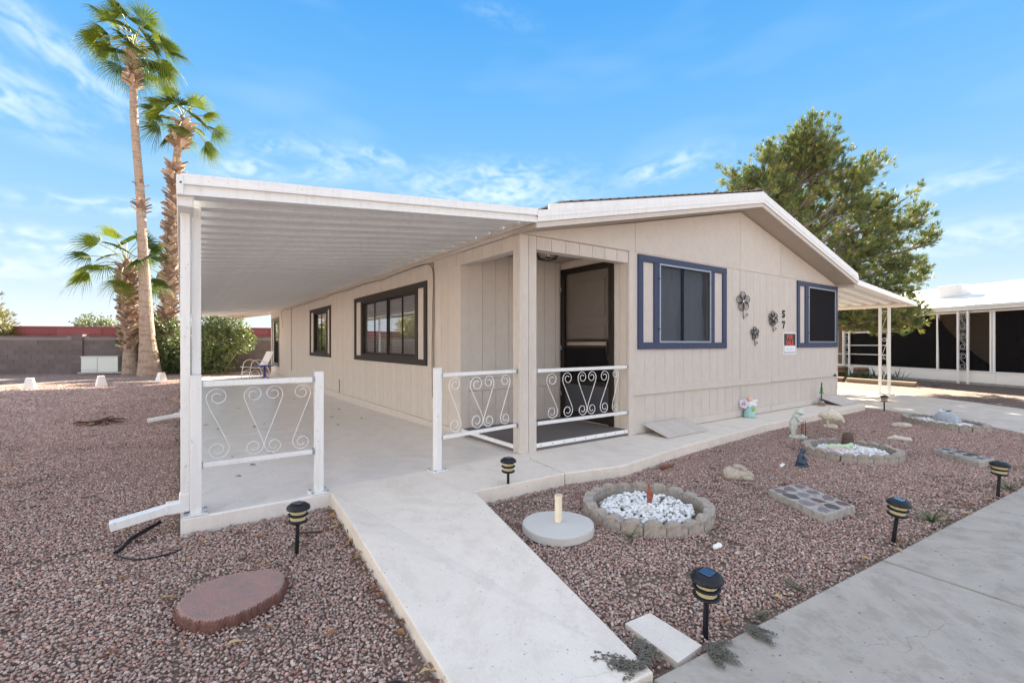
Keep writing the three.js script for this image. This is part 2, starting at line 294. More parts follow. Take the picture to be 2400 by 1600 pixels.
// patio slab under the carport, falling a little towards the back
{
  const zs = [-3.765, -4.6, -9, -20.15], ys = [0.1, 0.1, 0.03, 0.03], x0 = 0.0, x1 = 2.95, list = [];
  const quad = (a, b, c, d) => { const g = new THREE.BufferGeometry(); g.setAttribute('position', new THREE.BufferAttribute(new Float32Array([...a, ...b, ...c, ...a, ...c, ...d]), 3)); g.computeVertexNormals(); return g; };
  const joints = [-3.765, -7.05, -10.1, -13.6, -16.9, -20.15];
  const yAt = (z) => { for (let i = 0; i < 3; i++) if (z <= zs[i] && z >= zs[i + 1]) return lerp(ys[i], ys[i + 1], (z - zs[i]) / (zs[i + 1] - zs[i])); return 0.03; };
  const patio = thing('patio', 'white painted concrete patio slab under the carport beside the house', 'patio');
  patio.userData = { kind: 'structure' };
  for (let j = 0; j < joints.length - 1; j++) {
    const a = joints[j] - (j ? 0.004 : 0), b = joints[j + 1] + 0.004, cuts = [a, ...zs.filter((z) => z < a - 0.01 && z > b + 0.01), b]; const gs = [];
    const xr = j === 0 ? x1 : x1;
    for (let i = 0; i < cuts.length - 1; i++) { const z0 = cuts[i], z1 = cuts[i + 1], q0 = yAt(z0), q1 = yAt(z1);
      gs.push(quad([x0 + 0.012, q0, z0 - (i === 0 ? 0.008 : 0)], [xr, q0, z0 - (i === 0 ? 0.008 : 0)], [xr, q1, z1], [x0 + 0.012, q1, z1]));
      gs.push(quad([x0, q0 - 0.012, z0], [x0 + 0.012, q0, z0], [x0 + 0.012, q1, z1], [x0, q1 - 0.012, z1]), quad([x0, -0.08, z0], [x0, q0 - 0.012, z0], [x0, q1 - 0.012, z1], [x0, -0.08, z1])); }
    const q = yAt(a); gs.push(quad([x0, q - 0.01, a], [x1, q - 0.01, a], [x1, q, a - 0.008], [x0 + 0.012, q, a - 0.008]), quad([x0, -0.08, a], [x1, -0.08, a], [x1, q - 0.01, a], [x0, q - 0.01, a]));
    const q2 = yAt(b); gs.push(quad([x0, q2, b], [x1, q2, b], [x1, -0.08, b], [x0, -0.08, b]));
    obj('slab_panel', gs, M.patio, patio);
    if (j) obj('joint_filler', beam([x0 + 0.02, yAt(joints[j]) - 0.02, joints[j]], [x1, yAt(joints[j]) - 0.02, joints[j]], 0.009, 0.03), M.dirt, patio);
  }
}
const slabT = (n, poly, y, mat, bevel = 0.012) => struct(n, slabY(poly, -0.09, y, bevel), mat);
slabT('front_walk', frontWalkPoly, 0.104, M.slab, 0.01);
// the path falls gently to the sidewalk
{
  const g = slabY([[0.945, -3.9], [0.945, -3.76], [0.9, -3.14], [0.755, -1.165], [1.425, -1.115], [1.865, -3.14], [2.775, -3.125], [2.865, -3.93]], -0.09, 0.1045, 0.006); const p = g.attributes.position;
  for (let i = 0; i < p.count; i++) if (p.getY(i) > 0) p.setY(i, p.getY(i) - 0.064 * clamp((p.getZ(i) + 3.13) / 2.0));
  g.computeVertexNormals(); struct('path', g, M.slab);
}
// sidewalk panels with joints between them
{
  const side = thing('sidewalk', '', ''); side.userData = { kind: 'structure' };
  const xs = [-9, -6.9, -4.8, -2.7, -0.6, 1.42, 3.28, 5.6, 7.5, 9.3];
  for (let i = 0; i < xs.length - 1; i++) {
    const a = xs[i] + 0.009, b = xs[i + 1] - 0.009;
    if (i) obj('joint_filler', slabY([[a - 0.02, sidewalkEdge(a) + 0.01], [a + 0.002, sidewalkEdge(a) + 0.01], [a - 0.098, sidewalkEdge(a) + 1.39], [a - 0.12, sidewalkEdge(a) + 1.39]], -0.09, -0.004), M.dirt, side);
    obj('paving_panel', slabY([[a, sidewalkEdge(a)], [b, sidewalkEdge(b)], [b - 0.1, sidewalkEdge(b) + 1.4], [a - 0.1, sidewalkEdge(a) + 1.4]], -0.1, 0.014, 0.008), M.walk, side);
  }
}
slabT('driveway', drivePoly, 0.016, M.drive, 0.01);
const asphT = tex(512, (u, v) => { const g = 1 + 0.2 * tn(u, v, 120, 1) + 0.15 * tn(u, v, 14, 2) + 0.25 * (rT() - 0.5); return [0.2 * g, 0.19 * g, 0.18 * g]; });
M.asphalt = std([1, 1, 1], 0.9, { map: rep(asphT, 0.7) });
struct('street', plane(-120, 120, 1.9, 9.5, -0.012), M.asphalt);
struct('neighbor_yard', slabY([[14.63, -25], [14.63, -5.3], [14.5, -3.85], [13.02, -1.66], [13.4, 0.6], [40, 0.6], [40, -25]], -0.1, -0.005), M.brownGravel);
{ // bare soil strips where the stones are thin
  const soil = (n, poly) => struct(n, slabY(poly, -0.1, -0.018), M.dirt);
  soil('soil', [[-6, -1.3], [0.75, -1.17], [0.94, -3.76], [0.0, -3.76], [0, -20.2], [-7, -20.2]]);
  soil('soil', [[1.43, -1.12], [1.87, -3.12], [2.8, -3.12], [3.4, -2.99], [4.75, -3.18], [6.8, -3.35], [10.2, -3.35], [10.5, -2.3], [9.32, -1.0], [9.3, -0.51]]);
}

// loose gravel: single stones over the soil
function stoneGeo(seed) {
  const g = new THREE.IcosahedronGeometry(1, 0), p = g.attributes.position, r = rng(seed), key = {};
  for (let i = 0; i < p.count; i++) { const k = [p.getX(i), p.getY(i), p.getZ(i)].map((q) => q.toFixed(3)).join(); key[k] ??= 0.72 + 0.5 * r(); p.setXYZ(i, p.getX(i) * key[k], p.getY(i) * key[k] * 0.68, p.getZ(i) * key[k] * 0.82); }
  g.computeVertexNormals(); return g;
}
M.stone = phys([1, 1, 1], 0.95, { specularIntensity: 0.4 });
const stoneShapes = [1, 2, 3, 4, 5].map((s) => stoneGeo(100 + s));
function scatter(name, label, list, mat) { // list of [x, y, z, size, r, g, b]
  const o = new THREE.Group(); o.name = numbered(name); scene.add(o); o.userData = { kind: 'stuff', label, category: 'gravel' };
  const r = rng(list.length), m4 = new THREE.Matrix4(), q = new THREE.Quaternion(), e = new THREE.Euler(), col = new THREE.Color(), buckets = stoneShapes.map(() => []);
  for (const s of list) buckets[Math.floor(r() * buckets.length)].push(s);
  buckets.forEach((b, i) => {
    const im = new THREE.InstancedMesh(stoneShapes[i], mat, b.length); im.name = 'stones'; im.castShadow = im.receiveShadow = true; im.userData.kind = 'stuff';
    b.forEach((s, k) => { e.set((r() - 0.5) * 1.1, r() * 6.28, (r() - 0.5) * 1.1); q.setFromEuler(e); m4.compose(V(s[0], s[1], s[2]), q, V(s[3] * (0.85 + 0.5 * r()), s[3], s[3] * (0.8 + 0.3 * r()))); im.setMatrixAt(k, m4); im.setColorAt(k, col.setRGB(s[4], s[5], s[6])); });
    o.add(im);
  });
  return o;
}
const rings = [[2.83, -2.27, 0.43, 0.43, 0], [6.2, -2.12, 0.45, 0.43, 0], [9.58, -2.06, 0.6, 0.33, 0.95]];   // x, z, half axes, turn
const inRing = (x, z, grow) => rings.some(([cx, cz, a, b, t]) => { const dx = x - cx, dz = z - cz, u = dx * Math.cos(t) - dz * Math.sin(t), w = dx * Math.sin(t) + dz * Math.cos(t); return (u / (a + grow)) ** 2 + (w / (b + grow)) ** 2 < 1; });
const keepOut = [pathPoly, frontWalkPoly, patioLanding, drivePoly, walkPoly, [[1.61, -1.41], [1.767, -1.399], [1.751, -1.124], [1.579, -1.118]]];
{
  const r = rng(404), list = [];
  const fill = (x0, x1, z0, z1, test) => {
    for (let z = z0; z < z1;) {
      const far = Math.hypot(0.4, z), step = far < 7 ? 0.0149 : 0.0149 + (far - 8) * 0.0022;
      for (let x = x0; x < x1; x += step * (0.8 + 0.4 * r())) {
        const px = x + (r() - 0.5) * step, pz = z + (r() - 0.5) * step; if (!test(px, pz)) continue;
        const thin = fbm3(px * 0.9, 1, pz * 0.9, 3) + 0.35 * n2(px * 5, pz * 5); if (thin > 0.3 && r() < 0.6) continue;
        const ed = Math.min(Math.abs(px - (0.755 + (-1.165 - pz) * 0.0721)), Math.abs(px - (1.425 + (-1.115 - pz) * 0.2173)), Math.abs(pz - sidewalkEdge(px)), px < 0.95 ? Math.abs(pz + 3.765) : 9, Math.abs(px) + (pz < -3.7 ? 0 : 9)); if (ed < 0.07 && r() < 0.55 * (1 - ed / 0.07) + 0.35 * (n2(px * 6, pz * 6) > 0.1 ? 1 : 0)) continue;
        const c = stonePal[Math.floor(r() * stonePal.length)], k = 0.76 + 0.42 * r(), tone = 1 + 0.1 * fbm3(px * 0.5, 7, pz * 0.5, 2);
        list.push([px, -0.008 + 0.012 * r(), pz, step * (0.42 + 0.32 * r() * r()) * (r() < 0.03 ? 1.35 : 1), c[0] * k * tone, c[1] * k * tone, c[2] * k * tone]);
      }
      z += step * 0.86;
    }
  };
  const ok = (x, z) => { for (const p of keepOut) if (inPoly(x, z, p)) return false; return !inRing(x, z, 0.02); };
  fill(-4.4, -0.015, -20, -1.2, (x, z) => x > z * 0.2165 - 0.7 && z < sidewalkEdge(x) - 0.005 && z > -19.5);
  fill(0, 0.94, -3.75, -1.2, (x, z) => ok(x, z) && x < 0.755 + (-1.165 - z) * 0.0721 && z < sidewalkEdge(x));
  fill(1.4, 10.7, -3.4, -0.4, (x, z) => z < sidewalkEdge(x) - 0.004 && ok(x, z) && z > -3.37 && x > 1.425 + (-1.115 - z) * 0.2173 + 0.01);
  scatter('gravel', 'loose pinkish grey gravel covering the yard round the house', list, M.stone);
  console.log('stones', list.length);
}
// ---------------------------------------------------------------- the house
const XL = 2.888, XR = 10.77, ZF = -3.934, ZB = -20.26, YT = 2.4, RX = 7.17;
const house = thing('house', 'beige manufactured house with low gable roof, corner porch and dark window trim', 'house');
const roofL = (x) => 2.385 + (x - 2.85) * 0.2155, roofR = (x) => 3.32 - (x - RX) * 0.2512;   // underside
const under = (x) => (x < RX ? roofL(x) : roofR(x));
// window openings: front (x0,x1,y0,y1) and side (z0,z1,y0,y1)
const frontHoles = [[5.15, 6.3, 1.275, 2.29], [9.49, 10.64, 1.295, 2.285]];
const sideHoles = [[-9.129, -6.579, 1.03, 2.055], [-13.115, -11.822, 1.02, 2.05], [-19.62, -18.62, 0.52, 2.1]];
{ // structure behind the boards
  const g = [], T = 0.1, z1 = ZF - 0.0065, s1 = XL + 0.0065;
  for (const [a, b, c, d] of around(4.56, XR, -0.05, YT, frontHoles)) g.push(bx(a, b, c, d, z1 - T, z1));
  g.push(prismZ([[3.0, YT], [XR, YT], [XR - 0.01, under(XR) - 0.01], [RX, under(RX) - 0.01], [3.0, under(3.0) - 0.01]], z1 - T, z1));
  for (const [a, b, c, d] of around(ZB, -5.2, -0.05, 2.4, sideHoles)) g.push(bx(s1, s1 + T, c, d, a, b));
  g.push(bx(s1, s1 + T, 2.4, 2.45, ZB, -4));
  g.push(bx(XR - T, XR - 0.014, -0.05, 2.4, ZB, z1 - T), bx(s1, XR, -0.05, 2.4, ZB, ZB + T));
  g.push(bx(s1 + T, 4.65, 0.1, 2.45, -5.32, -5.214), bx(4.564, 4.66, 0.1, 0.19, -5.2, -3.95), bx(4.564, 4.66, 0.19, 2.45, -4.16, -4.05));   // porch back and side
  g.push(bx(4.564, 4.66, 2.31, 2.45, -5.214, -4.05), bx(4.564, 4.66, 0.19, 2.31, -5.214, -5.17));
  obj('wall_core', g, M.core, house);
  obj('interior_floor', bx(s1 + T, XR - T, 0.0, 0.12, ZB + T, -5.32), M.dark, house);
  obj('interior_ceiling', bx(s1 + T, XR - T, 2.3, 2.36, ZB + T, -5.33), M.dark, house);
  obj('interior_partition', [bx(5.2, 5.28, 0.12, 2.3, ZB + T, -5.33), bx(7.6, 7.68, 0.12, 2.3, -9, -4.06), bx(4.67, XR - T, 0.12, 2.3, -7.2, -7.1)], M.dark, house);
}
let bi = 0;
function board(rects, plane, parent, name = 'siding_board') { // rects in wall coordinates; plane: 'z' front or 'x' side
  const t = 0.013, g = rects.map(([a, b, c, d]) => (plane === 'z' ? bx(a, b, c, d, ZF - t, ZF) : plane === 'x' ? bx(XL, XL + t, c, d, a, b) : plane(a, b, c, d)));
  const m = M.siding[bi++ * 7 % 4]; for (const q of g) obj(name, q, m, parent);
}
const fw = part('front_wall', house), sw = part('side_wall', house), pw = part('porch_wall', house);
{ // front boards, 0.207 m apart
  const pitch = 0.2065, gap = 0.004, trimHoles = [[4.73, 6.73, 1.19, 2.375], [9.05, 10.76, 1.19, 2.375]];
  for (let x = 4.66; x < XR - 0.05; x += pitch) { const a = x + gap / 2, b = Math.min(XR - 0.035, x + pitch - gap / 2); board(around(a, b, 0.69, YT - 0.006, trimHoles), 'z', fw); board(around(a, b, 0.12, 0.6, []), 'z', fw); }
  // gable panels
  const js = [2.905, 4.68, 7.15, 8.45, 9.72, 10.765];
  for (let i = 0; i < js.length - 1; i++) {
    const a = js[i] + 0.004, b = js[i + 1] - 0.004, pts = [[a, YT + 0.006], [b, YT + 0.006], [b, Math.max(YT + 0.007, under(b) - 0.01)]];
    if (a < RX && b > RX) pts.push([RX, under(RX) - 0.01]); pts.push([a, under(a) - 0.01]);
    if (a < 3) { pts.length = 0; pts.push([a, 2.398], [b, YT + 0.006], [b, under(b) - 0.01], [a, under(a) + 0.004]); }
    obj('gable_panel', prismZ(pts, ZF - 0.013, ZF + 0.002), M.siding[i % 4], fw);
  }
  obj('belt_board', [rbx(4.63, 8.08, 0.598, 0.69, ZF - 0.012, ZF + 0.022), rbx(8.088, XR - 0.005, 0.604, 0.69, ZF - 0.012, ZF + 0.024)], M.trim, fw);
  obj('base_board', [rbx(4.63, 8.07, 0.112, 0.205, ZF - 0.012, ZF + 0.018), rbx(8.08, XR - 0.005, 0.116, 0.212, ZF - 0.012, ZF + 0.02)], M.trim, fw);
  obj('corner_trim', rbx(4.553, 4.652, 0.104, YT + 0.004, ZF - 0.02, ZF + 0.016), M.trim, fw);
  obj('corner_trim', rbx(XR - 0.04, XR + 0.012, 0.11, 2.402, ZF - 0.06, ZF + 0.012), M.trim, fw);
  obj('batten', rbx(7.16, 7.25, 0.2, 0.6, ZF - 0.01, ZF + 0.012), M.trim, fw); obj('batten', rbx(10.49, 10.515, 0.21, 0.6, ZF - 0.01, ZF + 0.01), M.trim, fw);
  obj('batten', rbx(7.142, 7.16, 0.68, 3.28, ZF - 0.01, ZF + 0.008), M.trim, fw);
  obj('latch', [bx(10.52, 10.68, 0.618, 0.632, ZF + 0.0, ZF + 0.03), cyl(10.6, 0.6, 0.65, ZF + 0.035, 0.012)], M.black, fw);
}
{ // side boards
  const pitch = 0.2035, gap = 0.004, holes = [[-9.585, -6.19, 0.94, 2.14], [-13.587, -11.452, 0.94, 2.14], [-20.0, -18.5, 0.43, 2.19]];
  for (let z = -5.33; z > ZB + 0.05; z -= pitch) board(around(Math.max(ZB, z - pitch + gap / 2), z - gap / 2, 0.165, 2.395, holes), 'x', sw);
  obj('corner_trim', rbx(XL - 0.014, XL + 0.116, 0.07, 2.24, -5.328, -5.194), M.trim, sw); obj('corner_trim', rbx(XL - 0.012, XL + 0.02, 0.03, 2.4, ZB - 0.02, ZB + 0.05), M.trim, sw);
  obj('base_board', rbx(XL - 0.018, XL + 0.012, -0.02, 0.16, ZB, -5.33), M.trim, sw);
  obj('frieze_board', [rbx(XL - 0.014, XL + 0.03, 2.4, 2.47, ZB - 0.02, -3.62, 0.004), rbx(XL - 0.045, XL - 0.012, 2.44, 2.485, ZB - 0.02, -3.62, 0.012, 2)], M.trim, sw);
}
{ // porch recess: back wall z=-5.2, door wall x=4.55
  const gap = 0.005;
  for (let x = 3.0; x < 4.53; x += 0.2065) board([[x + gap / 2, Math.min(4.545, x + 0.2065 - gap / 2), 0.8, 2.42], [x + gap / 2, Math.min(4.545, x + 0.2065 - gap / 2), 0.18, 0.64]], (a, b, c, d) => bx(a, b, c, d, -5.213, -5.2), pw);
  obj('belt_board', rbx(2.99, 4.545, 0.645, 0.795, -5.212, -5.188), M.trim, pw);
  board([[-4.165, -4.075, 0.18, 2.42]], (a, b, c, d) => bx(4.55, 4.563, c, d, a, b), pw); board([[-4.07, -3.96, 0.18, 2.42]], (a, b, c, d) => bx(4.55, 4.563, c, d, a, b), pw);
  board([[-5.19, -4.17, 2.325, 2.42]], (a, b, c, d) => bx(4.55, 4.563, c, d, a, b), pw);
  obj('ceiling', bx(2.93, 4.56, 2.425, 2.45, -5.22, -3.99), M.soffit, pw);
  // headers and the corner post
  const hd = part('porch_beam', house), tone = () => M.siding[bi++ * 3 % 4];
  for (let x = 3.099; x < 4.5; x += 0.207) obj('siding_board', bx(x + 0.003, Math.min(4.55, x + 0.204), 2.252, 2.388, ZF - 0.02, ZF + 0.004), tone(), hd);
  for (let z = -4.06; z > -5.1; z -= 0.2065) obj('siding_board', bx(XL - 0.004, XL + 0.02, 2.238, 2.393, Math.max(-5.194, z - 0.2035), z - 0.003), tone(), hd);
  obj('beam', [bx(3.1, 4.555, 2.256, 2.42, ZF - 0.14, ZF - 0.021), bx(XL + 0.021, XL + 0.13, 2.242, 2.42, -5.195, -4.05)], M.core, hd);
  const cp = part('corner_post', house);
  obj('siding_board', [bx(2.905, 2.992, 0.105, 2.393, ZF - 0.02, ZF)], tone(), cp); obj('siding_board', bx(2.998, 3.099, 0.105, 2.393, ZF - 0.02, ZF), tone(), cp);
  obj('siding_board', bx(XL, XL + 0.02, 0.105, 2.393, -3.99, -3.936), tone(), cp); obj('siding_board', bx(XL, XL + 0.02, 0.105, 2.393, -4.064, -3.995), tone(), cp);
  obj('post_core', bx(2.909, 3.096, 0.1, 2.42, -4.062, ZF - 0.021), M.core, cp);
  obj('corner_trim', [rbx(XL - 0.008, XL + 0.018, 0.102, 2.398, -3.956, ZF + 0.008, 0.003), bx(3.092, 3.102, 0.102, 2.25, -4.06, -3.955)], M.trim, cp);
  // porch floor with outdoor carpet and pale edge strips
  const carpT = tex(512, (u, v) => { const g = 0.85 + 0.5 * tn(u, v, 90, 3) + 0.6 * (rT() - 0.5); return [0.19 * g, 0.17 * g, 0.165 * g]; });
  M.carpet = std([1, 1, 1], 1, { map: rep(carpT, 1.6), bumpMap: rep(carpT, 1.6), bumpScale: 0.006 });
  const pf = part('porch_floor', house);
  obj('carpet', [bx(2.90, 4.555, 0.09, 0.178, -5.2, -3.95)], M.carpet, pf);
  obj('edge_strip', rbx(3.102, 4.55, 0.138, 0.182, -3.952, -3.934, 0.004), M.white, pf); obj('edge_strip', rbx(2.888, 2.904, 0.136, 0.18, -5.19, -4.068, 0.004), M.white, pf);
  const nails = []; for (let i = 0; i < 9; i++) nails.push(new THREE.SphereGeometry(0.006, 6, 4).translate(3.16 + i * 0.165, 0.16, -3.933)); obj('nails', nails, M.bronze, pf);
}
{ // storm door over the entry door, in the porch wall that faces left
  const d = part('door', house), x = 4.548, y0 = 0.185, y1 = 2.3, z0 = -5.155, z1 = -4.185;
  const doorM = std([0.5, 0.43, 0.37], 0.6, { map: rep(sideT, 0.8) });
  obj('door_frame', [rbx(x - 0.03, x + 0.02, y0, y1 + 0.02, z0 - 0.02, z0 + 0.055), rbx(x - 0.03, x + 0.02, y0, y1 + 0.02, z1 - 0.055, z1 + 0.02), rbx(x - 0.028, x + 0.02, y1 - 0.06, y1 + 0.018, z0 + 0.05, z1 - 0.05)], M.bronze, d);
  obj('storm_door_rail', [rbx(x - 0.02, x + 0.01, y0 + 0.01, y0 + 0.12, z0 + 0.05, z1 - 0.05), rbx(x - 0.02, x + 0.01, 0.68, 0.74, z0 + 0.05, z1 - 0.05), rbx(x - 0.02, x + 0.01, 1.19, 1.225, z0 + 0.05, z1 - 0.05), rbx(x - 0.02, x + 0.01, 1.275, 1.31, z0 + 0.05, z1 - 0.05)], M.bronze, d);
  obj('leaf', bx(x + 0.045, x + 0.085, y0, y1, z0 + 0.02, z1 - 0.02), doorM, d);
  const sh = (a, b, c, e) => [rbx(x + 0.03, x + 0.046, c, c + 0.03, a, b, 0.006), rbx(x + 0.03, x + 0.046, e - 0.03, e, a, b, 0.006), rbx(x + 0.031, x + 0.046, c, e, a, a + 0.03, 0.006), rbx(x + 0.031, x + 0.046, c, e, b - 0.03, b, 0.006)];
  obj('door_moulding', [...sh(-4.98, -4.36, 1.33, 1.5), ...sh(-4.98, -4.36, 1.62, 2.12), ...sh(-4.98, -4.72, 0.4, 1.1), ...sh(-4.62, -4.36, 0.4, 1.1)], doorM, d);
  obj('screen', bx(x - 0.006, x - 0.003, 0.74, 1.2, z0 + 0.05, z1 - 0.05), phys([0.012, 0.011, 0.012], 0.9, { specularIntensity: 0.2, transparent: true, opacity: 0.8 }), d);
  obj('screen', bx(x - 0.006, x - 0.003, 1.3, 2.25, z0 + 0.05, z1 - 0.05), phys([0.03, 0.026, 0.026], 0.9, { specularIntensity: 0.2, transparent: true, opacity: 0.25 }), d);
  obj('kick_panel', bx(x - 0.008, x + 0.004, y0 + 0.12, 0.68, z0 + 0.05, z1 - 0.05), std([0.075, 0.08, 0.1], 0.3, { metalness: 0.4 }), d);
  obj('handle', [rbx(x - 0.05, x - 0.02, 1.1, 1.27, -4.262, -4.242), rbx(x - 0.026, x - 0.018, 1.04, 1.3, -4.268, -4.236)], M.black, d);
  obj('hinge', [bx(x - 0.04, x - 0.03, 2.0, 2.06, z0 - 0.012, z0 + 0.008), bx(x - 0.04, x - 0.03, 1.16, 1.22, z0 - 0.012, z0 + 0.008), bx(x - 0.04, x - 0.03, 0.5, 0.56, z0 - 0.012, z0 + 0.008)], M.alu, d);
}
// windows
function blinds(z0, z1, y0, y1, x, tilt = 0.5) { const g = []; for (let y = y0 + 0.02; y < y1; y += 0.028) g.push(new THREE.BoxGeometry(0.024, 0.0012, z1 - z0).rotateZ(tilt).translate(x, y, (z0 + z1) / 2)); return g; }
function sideWindow(o, inner, mat, sashes, y0, y1, label) {
  const w = part('window', house); w.userData.label = label; const [a, b, c, d] = o, tw = 0.1, x = XL;
  obj('trim_board', rbx(x - 0.022, x + 0.012, d - 0.085, d, a, b, 0.003), mat, w); obj('trim_board', rbx(x - 0.022, x + 0.012, c, c + 0.088, a, b, 0.003), mat, w);
  obj('trim_board', rbx(x - 0.02, x + 0.012, c + 0.088, d - 0.085, a, a + tw, 0.003), mat, w); obj('trim_board', rbx(x - 0.02, x + 0.012, c + 0.088, d - 0.085, b - tw, b, 0.003), mat, w);
  const [i0, i1] = inner;
  if (i0 - a > 0.2) { obj('filler_panel', bx(x, x + 0.012, c + 0.09, d - 0.087, a + tw + 0.002, i0 - 0.065), M.siding[1], w); obj('filler_panel', bx(x, x + 0.012, c + 0.09, d - 0.087, i1 + 0.072, b - tw - 0.002), M.siding[2], w); }
  obj('window_frame', [rbx(x - 0.016, x + 0.05, y0 - 0.02, y1 + 0.02, i0 - 0.06, i0 + 0.02, 0.003), rbx(x - 0.016, x + 0.05, y0 - 0.02, y1 + 0.02, i1 - 0.02, i1 + 0.07, 0.003), rbx(x - 0.014, x + 0.05, y0 - 0.018, y0 + 0.03, i0, i1, 0.003), rbx(x - 0.014, x + 0.05, y1 - 0.03, y1 + 0.018, i0, i1, 0.003)], mat, w);
  for (const [s0, s1, dx] of sashes) {
    const t = 0.026, p = x + 0.012 + dx;
    obj('sash', [rbx(p, p + 0.02, y0 + 0.028, y1 - 0.028, s0, s0 + t, 0.003), rbx(p, p + 0.02, y0 + 0.028, y1 - 0.028, s1 - t, s1, 0.003), rbx(p + 0.001, p + 0.02, y0 + 0.028, y0 + 0.06, s0 + t, s1 - t, 0.003), rbx(p + 0.001, p + 0.02, y1 - 0.06, y1 - 0.028, s0 + t, s1 - t, 0.003)], M.bronze, w);
    obj('pane', bx(p + 0.008, p + 0.011, y0 + 0.05, y1 - 0.05, s0 + 0.018, s1 - 0.018), M.glassSide, w);
  }
  return w;
}
{
  const wa = sideWindow([-9.595, -6.181, 0.93, 2.152], [-9.129, -6.579], M.trimBrown, [[-9.129, -8.485, 0.02], [-8.485, -7.825, 0], [-7.825, -7.175, 0.02], [-7.175, -6.579, 0]], 1.03, 2.055, 'wide dark framed side window with four sliding panes and white blinds');
  obj('blind', [...blinds(-9.1, -7.86, 1.05, 2.03, XL + 0.09), ...blinds(-7.8, -6.6, 1.05, 2.03, XL + 0.09)], M.blind, wa, { kind: 'stuff' });
  const wb = sideWindow([-13.597, -11.442, 0.925, 2.152], [-13.115, -11.822], M.trimBrown, [[-13.115, -12.47, 0.02], [-12.47, -11.822, 0]], 1.02, 2.05, 'narrower dark framed side window with two sliding panes');
  obj('blind', blinds(-12.45, -11.85, 1.05, 2.03, XL + 0.09), M.blind, wb, { kind: 'stuff' });
  const wc = sideWindow([-20.05, -18.49, 0.42, 2.2], [-19.62, -18.62], std([0.17, 0.17, 0.17], 0.6), [[-19.62, -18.62, 0]], 0.52, 2.1, 'tall grey framed window at the far end of the side wall');
  obj('sash_rail', rbx(XL + 0.0, XL + 0.04, 1.3, 1.36, -19.6, -18.64), M.bronze, wc); obj('screen', bx(XL + 0.004, XL + 0.006, 0.56, 1.3, -19.58, -18.66), M.screen, wc);
}
function frontWindow(o, L, Rr, s, label, curtain) {
  const w = part('window', house); w.userData.label = label; const [a, b, c, d] = o, z = ZF, m = M.trimSkyTint;
  obj('trim_board', rbx(a, b, d - 0.085, d, z - 0.01, z + 0.024, 0.003), m, w); obj('trim_board', rbx(a, b, c, c + 0.087, z - 0.01, z + 0.024, 0.003), m, w);
  obj('trim_board', rbx(a, a + 0.094, c + 0.087, d - 0.085, z - 0.01, z + 0.022, 0.003), m, w); obj('trim_board', rbx(b - 0.1, b, c + 0.087, d - 0.085, z - 0.01, z + 0.022, 0.003), m, w);
  obj('trim_board', rbx(L[0], L[1], c + 0.087, d - 0.085, z - 0.01, z + 0.02, 0.003), m, w); if (Rr) obj('trim_board', rbx(Rr[0], Rr[1], c + 0.087, d - 0.085, z - 0.01, z + 0.02, 0.003), m, w);
  obj('filler_panel', bx(a + 0.096, L[0] - 0.002, c + 0.09, d - 0.088, z - 0.012, z), M.siding[0], w); if (Rr) obj('filler_panel', bx(Rr[1] + 0.002, b - 0.102, c + 0.09, d - 0.088, z - 0.012, z), M.siding[2], w);
  const [s0, s1, y0, y1] = s, f = 0.022;
  obj('screen_frame', [rbx(s0, s1, y1 - f, y1, z + 0.004, z + 0.03, 0.004), rbx(s0, s1, y0, y0 + f, z + 0.004, z + 0.03, 0.004), rbx(s0, s0 + f, y0 + f, y1 - f, z + 0.004, z + 0.03, 0.004), rbx(s1 - f, s1, y0 + f, y1 - f, z + 0.004, z + 0.03, 0.004)], M.alu, w);
  for (const [x, y] of [[s0 - 0.012, y0 + 0.18], [s0 - 0.012, y1 - 0.2], [s1 + 0.012, y0 + 0.2], [s1 + 0.012, y1 - 0.18]]) obj('clip', rbx(x - 0.016, x + 0.016, y - 0.007, y + 0.007, z + 0.012, z + 0.036, 0.003), M.black, w);
  obj('screen', bx(s0 + f, s1 - f, y0 + f, y1 - f, z + 0.012, z + 0.014), curtain ? phys([0.006, 0.009, 0.022], 0.7, { specularIntensity: 0.3, transparent: true, opacity: 0.42 }) : phys([0.008, 0.007, 0.01], 0.8, { specularIntensity: 0.3, transparent: true, opacity: 0.95 }), w);
  obj('pane', bx(s0 + 0.01, s1 - 0.01, y0 + 0.02, y1 - 0.02, z - 0.045, z - 0.041), M.glass, w);
  obj('mullion', rbx((s0 + s1) / 2 - 0.02, (s0 + s1) / 2 + 0.02, y0, y1, z - 0.06, z - 0.03, 0.003), M.trimSkyTint, w);
  if (curtain) { // gathered curtain hung inside, tied back to the right and left
    const n = 90, g = new THREE.PlaneGeometry(s1 - s0 + 0.1, y1 - y0, n, 24), p = g.attributes.position;
    for (let i = 0; i < p.count; i++) { const u = p.getX(i) / (s1 - s0) + 0.5, v = p.getY(i) / (y1 - y0) + 0.5; p.setZ(i, 0.025 * Math.sin(u * 62 + 3.5 * Math.sin(v * 2.4 + u * 5) + 2 * n2(u * 3, v * 2)) + 0.02 * n2(u * 6, v * 3)); }
    g.computeVertexNormals(); obj('curtain', g.translate((s0 + s1) / 2, (y0 + y1) / 2, z - 0.1), M.cloth, w);
  }
}
frontWindow([4.722, 6.74, 1.178, 2.383], [5.035, 5.132], [6.316, 6.421], [5.135, 6.314, 1.262, 2.302], 'large front window in dark trim coloured with sky blue light, with a dark screen', true);
frontWindow([9.04, 10.765, 1.178, 2.383], [9.35, 9.47], null, [9.47, 10.655, 1.272, 2.302], 'smaller front window with an almost black screen', false);
obj('trim_board', rbx(10.656, 10.664, 1.268, 2.295, ZF - 0.01, ZF + 0.02, 0.003), M.trimSkyTint, house);
